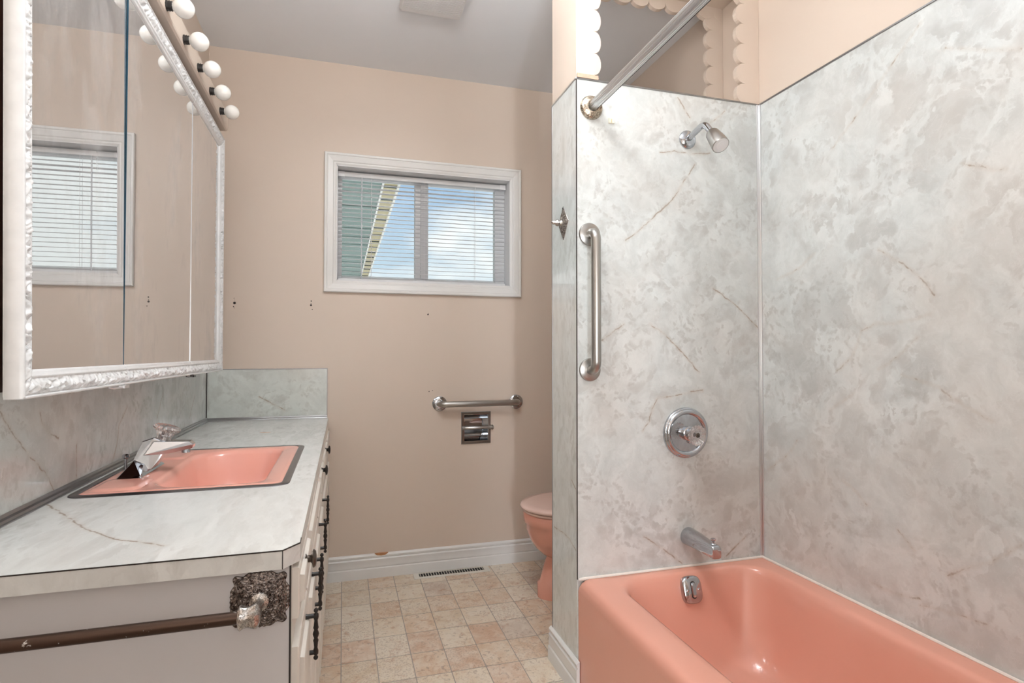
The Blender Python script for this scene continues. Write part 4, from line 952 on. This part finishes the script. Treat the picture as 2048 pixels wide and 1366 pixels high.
for i in range(nl):
    o = bpy.data.objects.new('louvre', lou); COL.objects.link(o); o.location = (i0[0] + (i + 0.5) * (i0[1] - i0[0]) / nl, 0, 0); setpar(o, fr_)

# ceiling exhaust grille
ev = thing('ceiling_vent', 'off white slatted exhaust vent cover on the ceiling', 'vent', (0.339, 2.21, ZC - 0.035))
ex0, ex1, ey0, ey1, ez = 0.212, 0.466, 2.085, 2.342, ZC - 0.032
bm = bmesh.new(); ol = rrect(ex0, ex1, ey0, ey1, 0.008, 4); tlp = rrect(ex0 + 0.008, ex1 - 0.008, ey0 + 0.03, ey1 - 0.032, 0.004, 4); il = rrect(ex0 + 0.012, ex1 - 0.012, ey0 + 0.045, ey1 - 0.055, 0.001, 4)
loft(bm, [[(x, y, ZC) for x, y in ol], [(x, y, ZC - 0.008) for x, y in ol], [(x, y, ez) for x, y in tlp], [(x, y, ez) for x, y in il], [(x, y, ez + 0.012) for x, y in il]])
link('frame', bm, 'fan', ev)
link('backing', B((ex0 + 0.012, ex1 - 0.012, ey0 + 0.045, ey1 - 0.055, ez + 0.011, ez + 0.013)), 'register_dark', ev)
bm = B((ex0 + 0.012, ex1 - 0.012, -0.0024, 0.0024, ez - 0.0005, ez + 0.011)); sl = mesh_of('slat', bm, 'fan', False)
yy = ey1 - 0.0575
while yy > ey0 + 0.047:
    o = bpy.data.objects.new('slat', sl); COL.objects.link(o); o.location = (0, yy, 0); setpar(o, ev); yy -= 0.0072

# ================================================================== TOILET
to = thing('toilet', 'pink toilet with paler lid half hidden behind the marble partition', 'toilet', (1.12, 2.447, 0))
def egg(x0, x1, hw, z, yc=2.447, n=40, sq=2.25):
    """x0 = front tip, x1 = back; widest 60 % back"""
    out = []
    xm = x0 + (x1 - x0) * 0.52
    for i in range(n):
        a = 2 * PI * i / n; c, s = math.cos(a), math.sin(a)
        p = 2.0 if c < 0 else sq
        x = xm + ((x1 - xm) if c > 0 else (xm - x0)) * math.copysign(abs(c) ** (2 / p), c)
        out.append((x, yc + hw * math.copysign(abs(s) ** (2 / 2.1), s), z))
    return out
bm = bmesh.new()
loft(bm, [egg(0.850, 1.34, 0.105, 0.0), egg(0.850, 1.34, 0.105, 0.062), egg(0.862, 1.33, 0.098, 0.070), egg(0.878, 1.32, 0.090, 0.13), egg(0.895, 1.31, 0.086, 0.178), egg(0.872, 1.30, 0.118, 0.192), egg(0.840, 1.28, 0.150, 0.222), egg(0.815, 1.26, 0.170, 0.262), egg(0.801, 1.25, 0.181, 0.305), egg(0.797, 1.25, 0.184, 0.332), egg(0.790, 1.25, 0.188, 0.338), egg(0.788, 1.25, 0.190, 0.376), egg(0.793, 1.245, 0.187, 0.383)], True, True)
link('bowl', bm, 'pink', to, smooth=True, angle=60)
bm = bmesh.new(); loft(bm, [egg(0.788, 1.24, 0.186, 0.384), egg(0.784, 1.24, 0.190, 0.388), egg(0.784, 1.24, 0.190, 0.394), egg(0.79, 1.235, 0.186, 0.397)], True, True); link('seat', bm, 'pink_lid', to, smooth=True, angle=50)
bm = bmesh.new(); loft(bm, [egg(0.784, 1.245, 0.191, 0.398), egg(0.775, 1.245, 0.197, 0.402), egg(0.774, 1.245, 0.198, 0.410), egg(0.780, 1.242, 0.193, 0.417), egg(0.81, 1.225, 0.17, 0.420), egg(0.9, 1.15, 0.08, 0.4215)], True, True); link('lid', bm, 'pink_lid', to, smooth=True, angle=60)
bm = bmesh.new(); loft(bm, [[(x, y, z) for x, y in rrect(1.225 - e, 1.444, 2.22 - e, 2.675 + e, 0.03, 5)] for z, e in ((0.37, 0.0), (0.40, 0.004), (0.70, 0.014))], True, True); link('tank', bm, 'pink', to, smooth=True, angle=50)
bm = bmesh.new(); loft(bm, [[(x, y, z) for x, y in rrect(1.20 + e, 1.446, 2.20 + e, 2.695 - e, 0.03, 5)] for z, e in ((0.70, 0.0), (0.725, 0.0), (0.733, 0.008))], True, True); link('tank_lid', bm, 'pink', to, smooth=True, angle=50)
